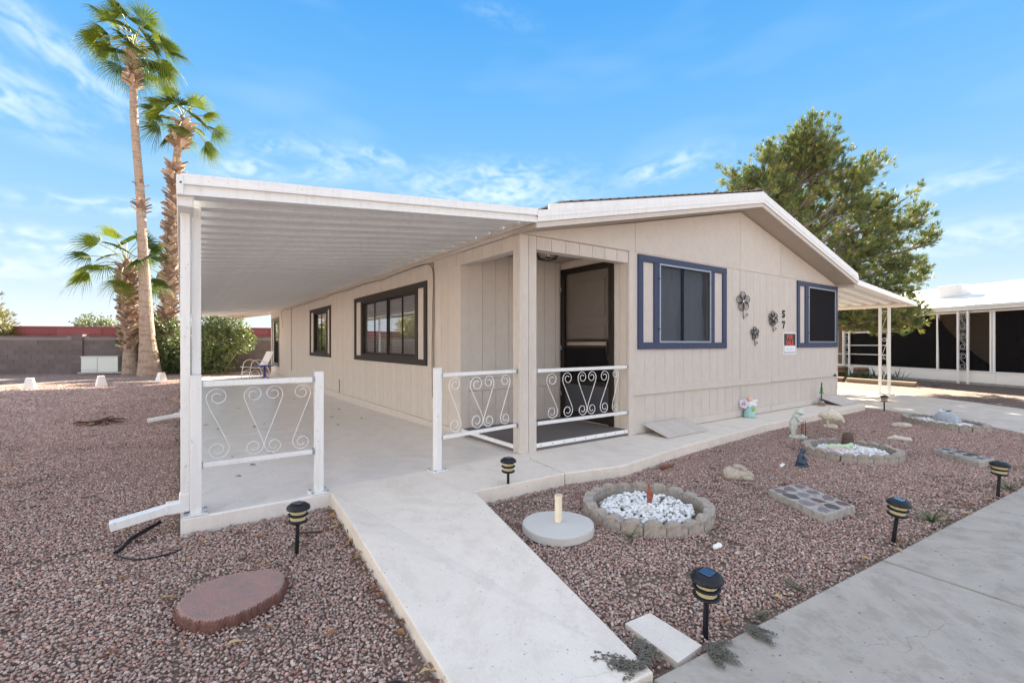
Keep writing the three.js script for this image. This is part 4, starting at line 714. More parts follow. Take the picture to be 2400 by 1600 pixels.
// wall decorations and sign
{
  const iron = phys([0.01, 0.012, 0.018], 0.55, { specularIntensity: 0.6 }), z = ZF + 0.018;
  const flower = (x, y, s, stemTo, label, n) => {
    const o = thing('wall_flower', label, 'wall ornament', [x, y, z], 0, 'wire wall flowers');
    for (let k = 0; k < n; k++) { const q = Math.PI / 2 + k * 2 * Math.PI / n + 0.1, g = []; for (const f of [1, 0.78, 0.56, 0.36]) { const pts = []; for (let i = 0; i <= 20; i++) { const w = i / 20 * 6.283, px = 0.085 * s * f * (1 - Math.cos(w)) * 0.62 + 0.018 * s, py = 0.042 * s * f * Math.sin(w) * (1.1 - 0.2 * Math.cos(w)); pts.push([px * Math.cos(q) * 1.3 - py * Math.sin(q) * 1.3, px * Math.sin(q) + py * Math.cos(q), 0.004]); } g.push(tube(pts, f > 0.9 ? 0.0046 : 0.003, 40, 5)); } obj('petal', g, iron, o); }
    obj('center', new THREE.SphereGeometry(0.017 * s, 12, 8).scale(1.2, 1, 0.6).translate(0, 0, 0.006), std([0.75, 0.72, 0.68], 0.5), o);
    const L = stemTo * s; obj('stem', [tube([[0, -0.03 * s, 0], [0.012 * s, -0.3 * L, 0.002], [-0.004 * s, -0.65 * L, 0.002], [0.016 * s, -L, 0]], 0.0055, 24, 5), tube([[0.012 * s, -L * 0.86, 0], [0.09 * s, -L * 0.82, 0], [0.115 * s, -L * 0.72, 0], [0.075 * s, -L * 0.68, 0], [0.06 * s, -L * 0.76, 0]], 0.004, 24, 5), tube([[0.0, -L * 0.55, 0], [-0.07 * s, -L * 0.5, 0], [-0.085 * s, -L * 0.4, 0], [-0.045 * s, -L * 0.4, 0]], 0.004, 24, 5)], iron, o);
  };
  flower(7.205, 1.912, 1.22, 0.23, 'large black wire flower ornament nearest the big front window', 5);
  flower(8.149, 1.672, 1.0, 0.225, 'middle sized black wire flower ornament beside the house number', 6);
  flower(7.556, 1.424, 0.8, 0.265, 'smallest black wire flower ornament, the lowest on the wall', 5);
  const font = await new FontLoader().loadAsync('fonts/droid/droid_serif_bold.typeface.json');
  const num = (ch, x, y, label) => { const g = new TextGeometry(ch, { font, size: 0.125, depth: 0.008, curveSegments: 6, bevelEnabled: true, bevelSize: 0.002, bevelThickness: 0.002, bevelSegments: 1 }); g.translate(x, y, ZF + 0.006); tag(obj('house_number', g, iron), label, 'house number'); };
  num('5', 8.49, 1.7, 'black metal house number 5 on the front wall'); num('7', 8.49, 1.515, 'black metal house number 7 above the sale sign');
  const cv = document.createElement('canvas'); cv.width = 512; cv.height = 424; const c = cv.getContext('2d');
  c.fillStyle = '#e8eaee'; c.fillRect(0, 0, 512, 424); c.fillStyle = '#1b2430'; c.fillRect(24, 24, 464, 372); c.fillStyle = '#0e1716'; c.fillRect(30, 30, 452, 222); c.fillStyle = '#e9ebf2'; c.fillRect(34, 254, 446, 130);
  c.fillStyle = '#e8402c'; c.textAlign = 'center'; c.font = 'bold 122px sans-serif'; c.save(); c.translate(256, 134); c.fillText('FOR', 0, 0); c.restore(); c.save(); c.translate(256, 240); c.scale(1.12, 1); c.fillText('SALE', 0, 0); c.restore();
  c.strokeStyle = 'rgba(120,130,150,0.45)'; c.lineWidth = 5; c.font = 'italic 74px sans-serif'; c.fillStyle = 'rgba(110,122,146,0.42)'; c.fillText('652-4911', 262, 345);
  const st = new THREE.CanvasTexture(cv); st.colorSpace = THREE.SRGBColorSpace;
  const s = thing('sale_sign', 'black and white sale sign with red lettering on the front wall', 'sign');
  obj('board', bx(8.531, 9.007, 1.06, 1.447, ZF + 0.0, ZF + 0.006), M.white, s);
  const face = new THREE.PlaneGeometry(0.472, 0.383).translate(8.769, 1.2535, ZF + 0.0085); obj('printed_face', face, new THREE.MeshStandardMaterial({ map: st, roughness: 0.45 }), s, { uv: false });
}
// vent hatches leaning against the wall
function hatch(x0, x1, label, top) {
  const o = thing('vent_hatch', label, 'hatch', [0, 0, 0], 0, 'wooden vent hatches'), gap = 0.004, n = 4; const yb = 0.118, zt = ZF + 0.03, zb = -3.53;
  for (let i = 0; i < n; i++) { const a = lerp(x0, x1, i / n) + gap / 2, b = lerp(x0, x1, (i + 1) / n) - gap / 2; obj('plank', beam([(a + b) / 2, top, zt], [(a + b) / 2, yb, zb], b - a, 0.016), M.siding[i % 4], o); }
  obj('side_cheek', [prismZ([[0, 0], [0, top - 0.11], [-(zt - zb), 0]], -0.008, 0.008).rotateY(-Math.PI / 2 + Math.PI).translate(x1 - 0.02, 0.105, zt)], M.trim, o);
}
hatch(4.8, 5.64, 'beige plank hatch cover tilted over the vent nearest the porch', 0.225); hatch(9.9, 10.7, 'beige plank hatch cover tilted over the vent at the far wall corner', 0.225);
// ---------------------------------------------------------------- garden ornaments
function ornament(name, label, pos, turn, cat = 'statue') { return thing(name, label, cat, pos, turn); }
const stoneM = (c, r = 0.85) => std(c, r, { map: rep(kcol, 4), bumpMap: rep(kbump, 4), bumpScale: 0.004 });
{ // crouching rabbit, ears laid back
  const o = ornament('rabbit_statue', 'grey stone rabbit statue lying low on the gravel', [4.2, 0, -2.34], -0.95), m = stoneM([1.05, 0.98, 0.9]);
  obj('body', blob([[-0.06, 0.05, 0, 0.062, 0.02, 0.045, 0, 0.055], [-0.075, 0.035, 0.03, 0.04, -0.02, 0.03, 0.04, 0.032], [-0.075, 0.035, -0.03, 0.04, -0.02, 0.03, -0.04, 0.032], [0.05, 0.055, 0, 0.042, 0.1, 0.048, 0, 0.03], [0.1, 0.047, 0, 0.03, 0.125, 0.04, 0, 0.018], [0.06, 0.02, 0.028, 0.018, 0.11, 0.015, 0.026, 0.014], [0.06, 0.02, -0.028, 0.018, 0.11, 0.015, -0.026, 0.014], [-0.1, 0.012, 0, 0.02, 0.12, 0.01, 0, 0.02]], 0.007, 0.014, 0.0012), m, o);
  for (const s of [-1, 1]) obj('ear', blob([[0.075, 0.085, s * 0.018, 0.012, 0.03, 0.118, s * 0.026, 0.014], [0.03, 0.118, s * 0.026, 0.014, -0.025, 0.122, s * 0.03, 0.008]], 0.004, 0.005), m, o);
}
{ // dark seated frog with a long neck on a round base
  const o = ornament('seated_figure_statue', 'small dark blue bronze seated figure statue on a round base', [5.166, 0, -2.2], -1.15), m = std([0.06, 0.085, 0.13], 0.35, { metalness: 0.35, bumpMap: rep(kbump, 6), bumpScale: 0.003 });
  obj('base', lathe([[0, 0], [0.058, 0], [0.064, 0.01], [0.06, 0.024], [0, 0.028]], 22), m, o);
  obj('figure', blob([[-0.012, 0.05, 0, 0.036, -0.006, 0.1, 0, 0.03], [-0.006, 0.1, 0, 0.03, 0.008, 0.148, 0, 0.021], [0.01, 0.165, 0, 0.023, 0.024, 0.17, 0, 0.018], [0.02, 0.038, 0.025, 0.018, 0.035, 0.075, 0.02, 0.014], [0.02, 0.038, -0.025, 0.018, 0.035, 0.075, -0.02, 0.014], [0.012, 0.12, 0.022, 0.012, 0.036, 0.08, 0.015, 0.01], [0.012, 0.12, -0.022, 0.012, 0.036, 0.08, -0.015, 0.01], [-0.03, 0.035, 0, 0.022, 0.04, 0.03, 0, 0.02]], 0.005, 0.01), m, o);
}
tag(obj('white_stone', blob([[-0.045, 0.012, 0, 0.012, 0.045, 0.012, 0.01, 0.013]], 0.004, 0.006, 0.001).scale(1, 0.8, 1.4).rotateY(0.4).translate(5.02, 0, -2.33), std([0.85, 0.85, 0.82], 0.6)), 'flat white stone lying beside the dark seated statue', 'stone');
tag(obj('white_stone', blob([[-0.018, 0.012, 0, 0.016, 0.018, 0.014, 0.004, 0.017]], 0.004, 0.006, 0.001).translate(2.68, 0, -1.62), std([0.85, 0.85, 0.82], 0.6)), 'small white stone on the gravel before the pebble ring', 'stone');
{ // child leaning over a little fence
  const o = ornament('child_statue', 'pale verdigris statue of a child bending forward over wire rods', [6.642, 0, -2.88], -1.17), m = std([0.62, 0.72, 0.72], 0.7, { map: rep(kcol, 6), bumpMap: rep(kbump, 6), bumpScale: 0.003 });
  m.color.setRGB(1.3, 1.5, 1.5);
  obj('base', blob([[-0.07, 0.018, 0, 0.03, 0.03, 0.016, 0.01, 0.03], [0.05, 0.026, 0.015, 0.036, 0.08, 0.022, 0.02, 0.03]], 0.007, 0.012, 0.002), m, o);
  obj('figure', blob([[-0.052, 0.045, 0.02, 0.018, -0.05, 0.14, 0.018, 0.026], [-0.04, 0.045, -0.03, 0.018, -0.03, 0.14, -0.02, 0.026], [-0.046, 0.14, 0, 0.045, -0.042, 0.2, 0, 0.052], [-0.045, 0.2, 0, 0.05, -0.01, 0.3, 0, 0.044], [-0.01, 0.3, 0.04, 0.02, 0.03, 0.24, 0.045, 0.016], [-0.01, 0.3, -0.04, 0.02, 0.03, 0.24, -0.045, 0.016], [0.03, 0.24, 0.045, 0.016, 0.06, 0.25, 0.012, 0.014], [0.03, 0.24, -0.045, 0.016, 0.06, 0.25, -0.012, 0.014], [-0.005, 0.31, 0, 0.02, 0.02, 0.34, 0, 0.02], [0.028, 0.35, 0, 0.04, 0.034, 0.345, 0, 0.038], [0.065, 0.336, 0, 0.008, 0.066, 0.332, 0, 0.007]], 0.0075, 0.014), m, o);
  obj('hat', lathe([[0.0, 0.045], [0.03, 0.036], [0.043, 0.012], [0.047, 0.0], [0.066, -0.012], [0.068, -0.016], [0.04, -0.006], [0, -0.004]], 22).rotateZ(-0.35).translate(0.03, 0.362, 0), m, o);
  const w = []; for (const [x, z] of [[0.04, 0.04], [0.05, -0.03], [0.09, 0.05], [0.085, -0.035], [0.065, 0.01]]) w.push(tube([[x, 0.01, z], [x + 0.004, 0.16, z + 0.003], [x, 0.28 - Math.abs(z), z]], 0.0025, 10, 5)); w.push(tube([[0.05, 0.2, -0.04], [0.075, 0.2, 0.0], [0.075, 0.2, 0.05]], 0.0022, 10, 5));
  obj('wire_rods', w, M.bronze, o); obj('rusty_fish', blob([[0.06, 0.12, 0.02, 0.012, 0.062, 0.155, 0.02, 0.014]], 0.004, 0.005), std([0.35, 0.15, 0.07], 0.8), o);
}
{ // goose, head down
  const o = ornament('goose_statue', 'cream stone goose statue feeding with its tail raised', [7.93, 0, -2.98], -1.2), m = std([1.5, 1.45, 1.3], 0.75, { map: rep(kcol, 5), bumpMap: rep(kbump, 5), bumpScale: 0.003 });
  obj('base', blob([[-0.06, 0.015, 0, 0.03, 0.06, 0.013, 0.02, 0.034], [0.02, 0.02, -0.02, 0.04, 0.03, 0.03, 0.0, 0.03]], 0.008, 0.014, 0.002), m, o);
  obj('goose', blob([[-0.05, 0.17, 0, 0.075, 0.05, 0.165, 0, 0.08], [0.0, 0.2, 0, 0.07, 0.0, 0.285, 0, 0.012], [0.08, 0.17, 0, 0.06, 0.13, 0.15, 0, 0.028], [0.13, 0.15, 0, 0.028, 0.15, 0.11, 0, 0.02], [0.15, 0.11, 0, 0.02, 0.165, 0.085, 0, 0.014], [-0.1, 0.18, 0, 0.05, -0.13, 0.17, 0, 0.03], [-0.03, 0.1, 0.03, 0.018, -0.03, 0.03, 0.03, 0.016], [0.01, 0.1, -0.03, 0.018, 0.01, 0.03, -0.03, 0.016]], 0.009, 0.02), m, o);
  obj('beak', new THREE.ConeGeometry(0.012, 0.05, 8).rotateX(Math.PI).rotateZ(0.5).translate(0.18, 0.06, 0), std([0.3, 0.24, 0.16], 0.7), o);
}
{ const m = stoneM([1.25, 1.2, 1.1]);
  const o = ornament('shell_stone', 'pale grey ribbed shell stone broken in two by a dark gap', [8.76, 0, -2.36], -1.1, 'stone'); obj('half', blob([[-0.09, 0.03, 0, 0.03, -0.03, 0.035, 0, 0.045]], 0.008, 0.012, 0.002), m, o); obj('half', blob([[0.025, 0.035, 0.005, 0.046, 0.09, 0.035, 0.0, 0.036]], 0.008, 0.012, 0.002), m, o);
  tag(obj('driftwood', blob([[-0.11, 0.012, 0, 0.016, -0.04, 0.03, 0.0, 0.03], [-0.04, 0.03, 0, 0.03, 0.04, 0.022, 0.01, 0.026], [0.04, 0.022, 0.01, 0.026, 0.11, 0.018, 0, 0.024]], 0.008, 0.012, 0.003).rotateY(-1.1).translate(7.6, 0, -2.07), std([0.72, 0.66, 0.55], 0.85, { bumpMap: rep(kbump, 5), bumpScale: 0.005 })), 'cream coloured driftwood piece lying on the gravel', 'driftwood');
}
{ // terracotta face in the first ring
  const o = ornament('face_ornament', 'terracotta face ornament with a pointed hood in the white pebbles', [2.9, 0.03, -2.3], -0.85 + Math.PI / 2), m = std([0.32, 0.1, 0.06], 0.7, { bumpMap: rep(kbump, 7), bumpScale: 0.003 });
  obj('head', blob([[0, 0.0, 0, 0.02, 0, 0.04, 0, 0.014], [0, 0.04, 0, 0.016, 0, 0.06, 0.002, 0.022], [0, 0.06, 0.002, 0.022, 0, 0.09, 0.002, 0.026], [0, 0.075, 0.024, 0.005, 0, 0.088, 0.022, 0.004], [-0.014, 0.1, 0, 0.018, -0.022, 0.165, -0.008, 0.004], [0.016, 0.09, -0.002, 0.016, 0.026, 0.075, -0.006, 0.012], [-0.009, 0.096, 0.022, 0.004, -0.003, 0.096, 0.023, 0.003], [0.003, 0.096, 0.023, 0.003, 0.009, 0.096, 0.022, 0.004], [-0.006, 0.063, 0.02, 0.003, 0.006, 0.063, 0.02, 0.003]], 0.0035, 0.006), m, o);
}
tag(obj('blue_glass_stone', blob([[-0.012, 0.05, 0, 0.014, 0.012, 0.05, 0, 0.014]], 0.004, 0.006).translate(2.96, 0, -2.4), std([0.03, 0.13, 0.26], 0.25)), 'small blue glass stone among the white pebbles', 'stone');
tag(obj('flat_stone', blob([[-0.05, 0.045, 0, 0.014, 0.04, 0.045, 0.02, 0.016], [-0.02, 0.05, 0.015, 0.02, 0.03, 0.045, -0.01, 0.02]], 0.006, 0.01, 0.002).translate(2.75, 0, -2.22), stoneM([1.5, 1.45, 1.35])), 'flat pale stone lying before the terracotta face', 'stone');
{ // stump with a lizard log in the second ring
  const o = ornament('stump_ornament', 'dark brown tree stump ornament with a sloping root in the pebble ring', [6.38, 0.0, -2.22], 0.5), m = std([0.11, 0.07, 0.055], 0.55, { bumpMap: rep(kbump, 6), bumpScale: 0.008 });
  obj('stump', blob([[0, 0.02, 0, 0.07, -0.02, 0.16, 0, 0.055], [0.02, 0.12, 0, 0.05, 0.1, 0.03, 0.02, 0.035], [-0.02, 0.17, 0.02, 0.03, -0.03, 0.2, 0.03, 0.014], [-0.03, 0.17, -0.025, 0.03, -0.02, 0.19, -0.035, 0.012], [0.1, 0.03, 0.02, 0.035, 0.16, 0.03, 0.03, 0.03]], 0.009, 0.016, 0.003), m, o);
  const l = ornament('lizard_log', 'pale green lizard ornament stretched on a pinkish log in the pebbles', [6.08, 0.03, -2.18], -0.9); obj('log', blob([[-0.1, 0.03, 0, 0.03, 0.1, 0.03, 0, 0.032]], 0.007, 0.008, 0.002), std([0.6, 0.48, 0.46], 0.8), l);
  obj('lizard', blob([[-0.1, 0.065, 0, 0.014, 0.06, 0.07, 0, 0.02], [0.06, 0.07, 0, 0.02, 0.1, 0.085, 0, 0.026], [-0.1, 0.065, 0, 0.014, -0.13, 0.055, 0.0, 0.018], [0.05, 0.07, 0.02, 0.009, 0.07, 0.045, 0.035, 0.007], [-0.05, 0.07, -0.018, 0.009, -0.06, 0.045, -0.034, 0.007]], 0.006, 0.008), std([0.5, 0.66, 0.46], 0.7), l);
}
{ // boulder with a white bird
  const o = ornament('boulder', 'rounded blue grey boulder lying in the long edging ring', [9.66, 0, -2.05], 0.9, 'boulder'); obj('rock', blob([[-0.12, 0.06, 0, 0.1, 0.12, 0.06, 0.02, 0.1], [0, 0.09, -0.02, 0.11, 0.04, 0.1, 0.03, 0.1]], 0.012, 0.03, 0.004), std([0.36, 0.42, 0.5], 0.75, { map: rep(kcol, 3), bumpMap: rep(kbump, 3), bumpScale: 0.006 }), o).material.color.setRGB(0.85, 1.0, 1.2);
  const b = ornament('bird_ornament', 'small black and white bird ornament behind the blue grey boulder', [9.92, 0.0, -2.12], 1.0); obj('body', blob([[-0.06, 0.16, 0, 0.02, 0.06, 0.165, 0, 0.03], [0.07, 0.165, 0, 0.025, 0.12, 0.15, 0, 0.012], [0, 0.04, 0, 0.02, 0, 0.15, 0, 0.018]], 0.008, 0.012), std([0.85, 0.85, 0.85], 0.6), b); obj('wing', blob([[-0.1, 0.2, 0, 0.006, -0.02, 0.175, 0, 0.016], [0.03, 0.19, 0.01, 0.012, 0.07, 0.185, 0.01, 0.006]], 0.005, 0.006), M.black, b);
}
{ // fairy figurine with a pansy, on the front walk
  const o = ornament('fairy_figurine', 'fairy figurine in a blue dress holding a big lilac flower by the wall', [7.23, 0.104, -3.83], -0.95), blue = std([0.3, 0.56, 0.62], 0.45, { map: rep(kcol, 5) }), wht = std([0.8, 0.82, 0.85], 0.5); blue.color.setRGB(0.75, 1.3, 1.4);
  obj('dress', lathe([[0, 0], [0.085, 0.0], [0.09, 0.02], [0.08, 0.1], [0.055, 0.16], [0.035, 0.18], [0, 0.185]], 22), blue, o);
  obj('upper_body', blob([[0, 0.17, 0, 0.04, 0, 0.22, 0, 0.042], [0.03, 0.215, 0.01, 0.02, 0.075, 0.19, 0.03, 0.016], [-0.03, 0.215, 0.01, 0.02, -0.06, 0.2, 0.05, 0.016]], 0.008, 0.012), wht, o);
  obj('head', new THREE.SphereGeometry(0.036, 18, 14).translate(0, 0.275, 0.01), std([0.75, 0.5, 0.4], 0.6), o);
  obj('hair', blob([[0, 0.292, -0.008, 0.034, 0.008, 0.318, -0.006, 0.014], [-0.028, 0.28, -0.005, 0.014, -0.034, 0.255, 0, 0.01], [0.028, 0.28, -0.005, 0.014, 0.034, 0.255, 0, 0.01]], 0.006, 0.008), std([0.8, 0.52, 0.24], 0.6), o);
  obj('wing', blob([[0.05, 0.24, -0.02, 0.03, 0.1, 0.265, -0.02, 0.022], [0.05, 0.21, -0.02, 0.02, 0.095, 0.2, -0.02, 0.015]], 0.008, 0.012).scale(1, 1, 0.5), wht, o);
  const fl = part('flower', o); fl.position.set(-0.085, 0.215, 0.06); for (let k = 0; k < 5; k++) { const q = k * 1.2566; obj('petal', new THREE.SphereGeometry(0.036, 12, 8).scale(1, 1.1, 0.3).translate(0.038 * Math.cos(q), 0.038 * Math.sin(q), 0), k % 2 ? std([0.62, 0.56, 0.72], 0.6) : std([0.72, 0.68, 0.8], 0.6), fl); } obj('eye', new THREE.SphereGeometry(0.014, 10, 8).translate(0, 0, 0.012), std([0.75, 0.55, 0.08], 0.6), fl); obj('streaks', [0, 1, 2, 3, 4].map((k) => beam([0.012 * Math.cos(k * 1.2566), 0.012 * Math.sin(k * 1.2566), 0.011], [0.034 * Math.cos(k * 1.2566), 0.034 * Math.sin(k * 1.2566), 0.012], 0.004, 0.008)), std([0.09, 0.05, 0.16], 0.7), fl);
  obj('leaf', new THREE.SphereGeometry(0.026, 10, 8).scale(1, 1.2, 0.4).translate(0.05, 0.14, 0.075), std([0.3, 0.55, 0.15], 0.6), o);
}
{ // green frog climbing a post
  const o = ornament('frog_post', 'green frog ornament clinging to a thin post on a wooden block', [9.72, 0.104, -3.8], 0.3); obj('block', rbx(-0.11, 0.06, 0, 0.055, -0.06, 0.06, 0.006), std([0.28, 0.2, 0.14], 0.9, { bumpMap: rep(sideB, 2), bumpScale: 0.004 }), o);
  obj('post', tube([[0, 0.05, 0], [0.006, 0.2, 0], [0, 0.42, 0.004]], 0.011, 14, 7), std([0.09, 0.075, 0.075], 0.7), o); obj('foot_rim', lathe([[0, 0.055], [0.04, 0.055], [0.044, 0.07], [0.03, 0.078], [0, 0.08]], 16), std([0.5, 0.52, 0.62], 0.6), o);
  obj('frog', blob([[0.028, 0.24, 0, 0.022, 0.024, 0.3, 0, 0.018], [0.024, 0.3, 0, 0.02, 0.02, 0.33, 0, 0.017], [0.03, 0.24, 0.02, 0.012, 0.055, 0.22, 0.03, 0.008], [0.03, 0.24, -0.02, 0.012, 0.055, 0.22, -0.03, 0.008], [0.02, 0.29, 0.015, 0.009, 0.0, 0.31, 0.02, 0.007]], 0.006, 0.008), std([0.06, 0.4, 0.12], 0.45), o);
}
// white concrete pier blocks along the far gravel
[[-3.358, -18.06, 'white concrete pier block farthest from the palms'], [-1.89, -18.12, 'white concrete pier block between the other two'], [-0.507, -19.1, 'white concrete pier block next to the carport slab']].forEach(([x, z, l], i) => {
  const g = new THREE.CylinderGeometry(0.07 * 1.41, 0.125 * 1.41, 0.32, 4).rotateY(Math.PI / 4 + 0.3 * i).translate(x, 0.15, z); g.deleteAttribute('normal'); tag(obj('pier_block', g.toNonIndexed(), std([0.8, 0.78, 0.75], 0.8, { bumpMap: rep(kbump, 2), bumpScale: 0.004 })), l, 'pier block', 'white pier blocks');
});
// patio chair and table at the far end of the slab
{
  const o = thing('patio_chair', 'white metal patio chair with a sling seat beside the blue table', 'chair', [2.2, 0.03, -18.6], 0.35), m = std([0.78, 0.74, 0.68], 0.5), sl = std([0.8, 0.8, 0.82], 0.8);
  for (const z of [-0.27, 0.27]) { obj('arm_frame', tube([[-0.42, 0, z], [-0.36, 0.34, z], [-0.3, 0.58, z], [-0.12, 0.66, z], [0.12, 0.58, z], [0.22, 0.45, z]], 0.014, 30, 7), m, o); obj('rear_leg', tube([[0.2, 0.42, z], [0.3, 0.2, z], [0.38, 0, z]], 0.014, 14, 7), m, o); obj('front_brace', tube([[-0.4, 0.14, z], [-0.3, 0.26, z * 0.9], [-0.15, 0.3, z * 0.9], [-0.02, 0.1, z], [0.02, 0.0, z]], 0.011, 20, 6), m, o); obj('back_rail', tube([[-0.46, 0.42, z * 0.86], [-0.2, 0.39, z * 0.86], [0.12, 0.36, z * 0.86], [0.24, 0.5, z * 0.86], [0.46, 0.93, z * 0.86]], 0.013, 26, 7), m, o); }
  obj('seat_bar', [tube([[-0.4, 0.14, -0.27], [-0.4, 0.16, 0], [-0.4, 0.14, 0.27]], 0.011, 10, 6), tube([[-0.385, 0.24, -0.27], [-0.385, 0.25, 0], [-0.385, 0.24, 0.27]], 0.011, 10, 6)], m, o);
  obj('seat', beam([-0.46, 0.425, 0], [0.15, 0.365, 0], 0.46, 0.012), sl, o); obj('backrest', beam([0.2, 0.43, 0], [0.47, 0.94, 0], 0.46, 0.012), sl, o);
  const t = thing('side_table', 'small round blue metal side table on three splayed legs', 'table', [2.26, 0.03, -17.3], 0.5), b = std([0.012, 0.045, 0.3], 0.35);
  obj('table_top', lathe([[0, 0.475], [0.27, 0.475], [0.29, 0.48], [0.292, 0.5], [0.27, 0.512], [0, 0.512]], 30), b, t); obj('column', cyl(0, 0.12, 0.48, 0, 0.03, 0.03, 14), b, t);
  for (let k = 0; k < 3; k++) { const q = k * 2.094 + 0.3; obj('leg', tube([[0, 0.3, 0], [0.02 * Math.cos(q), 0.2, 0.02 * Math.sin(q)], [0.09 * Math.cos(q), 0.1, 0.09 * Math.sin(q)], [0.24 * Math.cos(q), 0.01, 0.24 * Math.sin(q)]], 0.015, 16, 7), b, t); }
}
// ---------------------------------------------------------------- palms, pine, shrubs
const barkT = tex(512, (u, v) => { const band = 0.45 * smooth(0.1, 0.6, n2(v * 9, u * 1.2)), g = (0.85 + 0.38 * n2(v * 150, u * 6) + 0.2 * tn(u, v, 40, 6) + 0.2 * (rT() - 0.5)); return [lerp(0.44, 0.24, band) * g, lerp(0.33, 0.14, band) * g, lerp(0.255, 0.09, band) * g]; });
M.palmBark = std([1, 1, 1], 0.95, { map: rep(barkT, 1, 0.5), bumpMap: rep(barkT, 1, 0.5), bumpScale: 0.02 });
M.boot = [std([0.36, 0.25, 0.18], 0.9), std([0.5, 0.38, 0.28], 0.9), std([0.22, 0.14, 0.1], 0.9)];
M.frond = [phys([0.13, 0.19, 0.018], 0.75, { specularIntensity: 0.25, transmission: 0.45, thickness: 0, side: THREE.DoubleSide }), phys([0.21, 0.27, 0.028], 0.75, { specularIntensity: 0.25, transmission: 0.5, thickness: 0, side: THREE.DoubleSide }), phys([0.075, 0.12, 0.016], 0.75, { specularIntensity: 0.25, transmission: 0.35, thickness: 0, side: THREE.DoubleSide })];
M.petiole = std([0.26, 0.27, 0.08], 0.6);
M.deadFrond = std([0.3, 0.19, 0.11], 0.9, { side: THREE.DoubleSide });
function trunkGeo(path, radii, sides = 16, rough = 0.03, seed = 1) {
  const c = new THREE.CatmullRomCurve3(path.map((p) => V(...p))), n = 90, pos = [], uv = [], fr = c.computeFrenetFrames(n), rows = [], L = c.getLength();
  for (let i = 0; i <= n; i++) {
    const t = i / n, p = c.getPointAt(t), q = t * (radii.length - 1), k = Math.min(radii.length - 2, Math.floor(q)), r = lerp(radii[k], radii[k + 1], q - k), row = [];
    for (let j = 0; j <= sides; j++) { const a = j / sides * 6.28319, x = Math.cos(a), z = Math.sin(a), s = r * (1 + rough * n3(x * 2 + seed, t * L * 5, z * 2) + rough * 0.7 * n3(x * 0.5, t * L * 17, z * 0.5 + seed)); row.push([p.x + x * s, p.y, p.z + z * s, a * r, t * L]); }
    rows.push(row);
  }
  for (let i = 0; i < n; i++) for (let j = 0; j < sides; j++) for (const [a, b] of [[i, j], [i + 1, j], [i, j + 1], [i, j + 1], [i + 1, j], [i + 1, j + 1]]) { const w = rows[a][b]; pos.push(w[0], w[1], w[2]); uv.push(w[3], w[4]); }
  const g = new THREE.BufferGeometry(); g.setAttribute('position', new THREE.BufferAttribute(new Float32Array(pos), 3)); g.setAttribute('uv', new THREE.BufferAttribute(new Float32Array(uv), 2)); g.computeVertexNormals(); return [g, c, L];
}
function frondGeo(origin, az, elev, petL, fanR, r) { // petiole and pleated fan with drooping tips, built where it hangs
  const dir = (a, e) => V(Math.cos(a) * Math.cos(e), Math.sin(e), Math.sin(a) * Math.cos(e));
  const sag = 0.35 + 0.25 * r(), e1 = elev - sag, p0 = origin, p1 = origin.clone().addScaledVector(dir(az, elev), petL * 0.55), p2 = p1.clone().addScaledVector(dir(az, e1), petL * 0.5);
  const petiole = tube([p0, p1, p2], 0.016, 10, 5);
  const fwd = dir(az, e1 - 0.12), side = V(-Math.sin(az), 0, Math.cos(az)).applyAxisAngle(fwd, (r() - 0.5) * 1.7), up = new THREE.Vector3().crossVectors(side, fwd).normalize();
  const n = 30, pos = [], span = 2.2 + 0.5 * r(), pt = (a, t, w) => {
    const d = fwd.clone().multiplyScalar(Math.cos(a)).addScaledVector(side, Math.sin(a)), L = fanR * (0.72 + 0.28 * Math.cos(a * 0.72)) * t, q = p2.clone().addScaledVector(d, L);
    q.addScaledVector(up, -0.1 * fanR * Math.sin(a) ** 2 * t + 0.05 * fanR * t); const dr = Math.max(0, t - 0.5); q.y -= fanR * (0.75 * dr * dr + 0.05 * t * t) * (0.8 + 0.5 * w);
    return q;
  };
  for (let i = 0; i < n; i++) {
    const a = (i / (n - 1) - 0.5) * span + (r() - 0.5) * 0.02, da = span / n * 0.5, w = r(), cut = 0.36 + 0.08 * r(), tl = 0.85 + 0.3 * r();
    const m0 = pt(a, 0.02, w), b0 = pt(a - da, cut, w), b1 = pt(a + da, cut, w), bm = pt(a, cut, w).addScaledVector(up, 0.035), c0 = pt(a - da * 0.36, tl * 0.74, w), c1 = pt(a + da * 0.36, tl * 0.74, w), tip = pt(a + (r() - 0.5) * 0.05, tl, w + 0.3);
    for (const [x, y, z] of [[m0, b0, bm], [m0, bm, b1], [b0, c0, bm], [bm, c1, b1], [bm, c0, c1], [c0, tip, c1]]) pos.push(x.x, x.y, x.z, y.x, y.y, y.z, z.x, z.y, z.z);
  }
  const g = new THREE.BufferGeometry(); g.setAttribute('position', new THREE.BufferAttribute(new Float32Array(pos), 3)); g.computeVertexNormals();
  return [petiole, g];
}
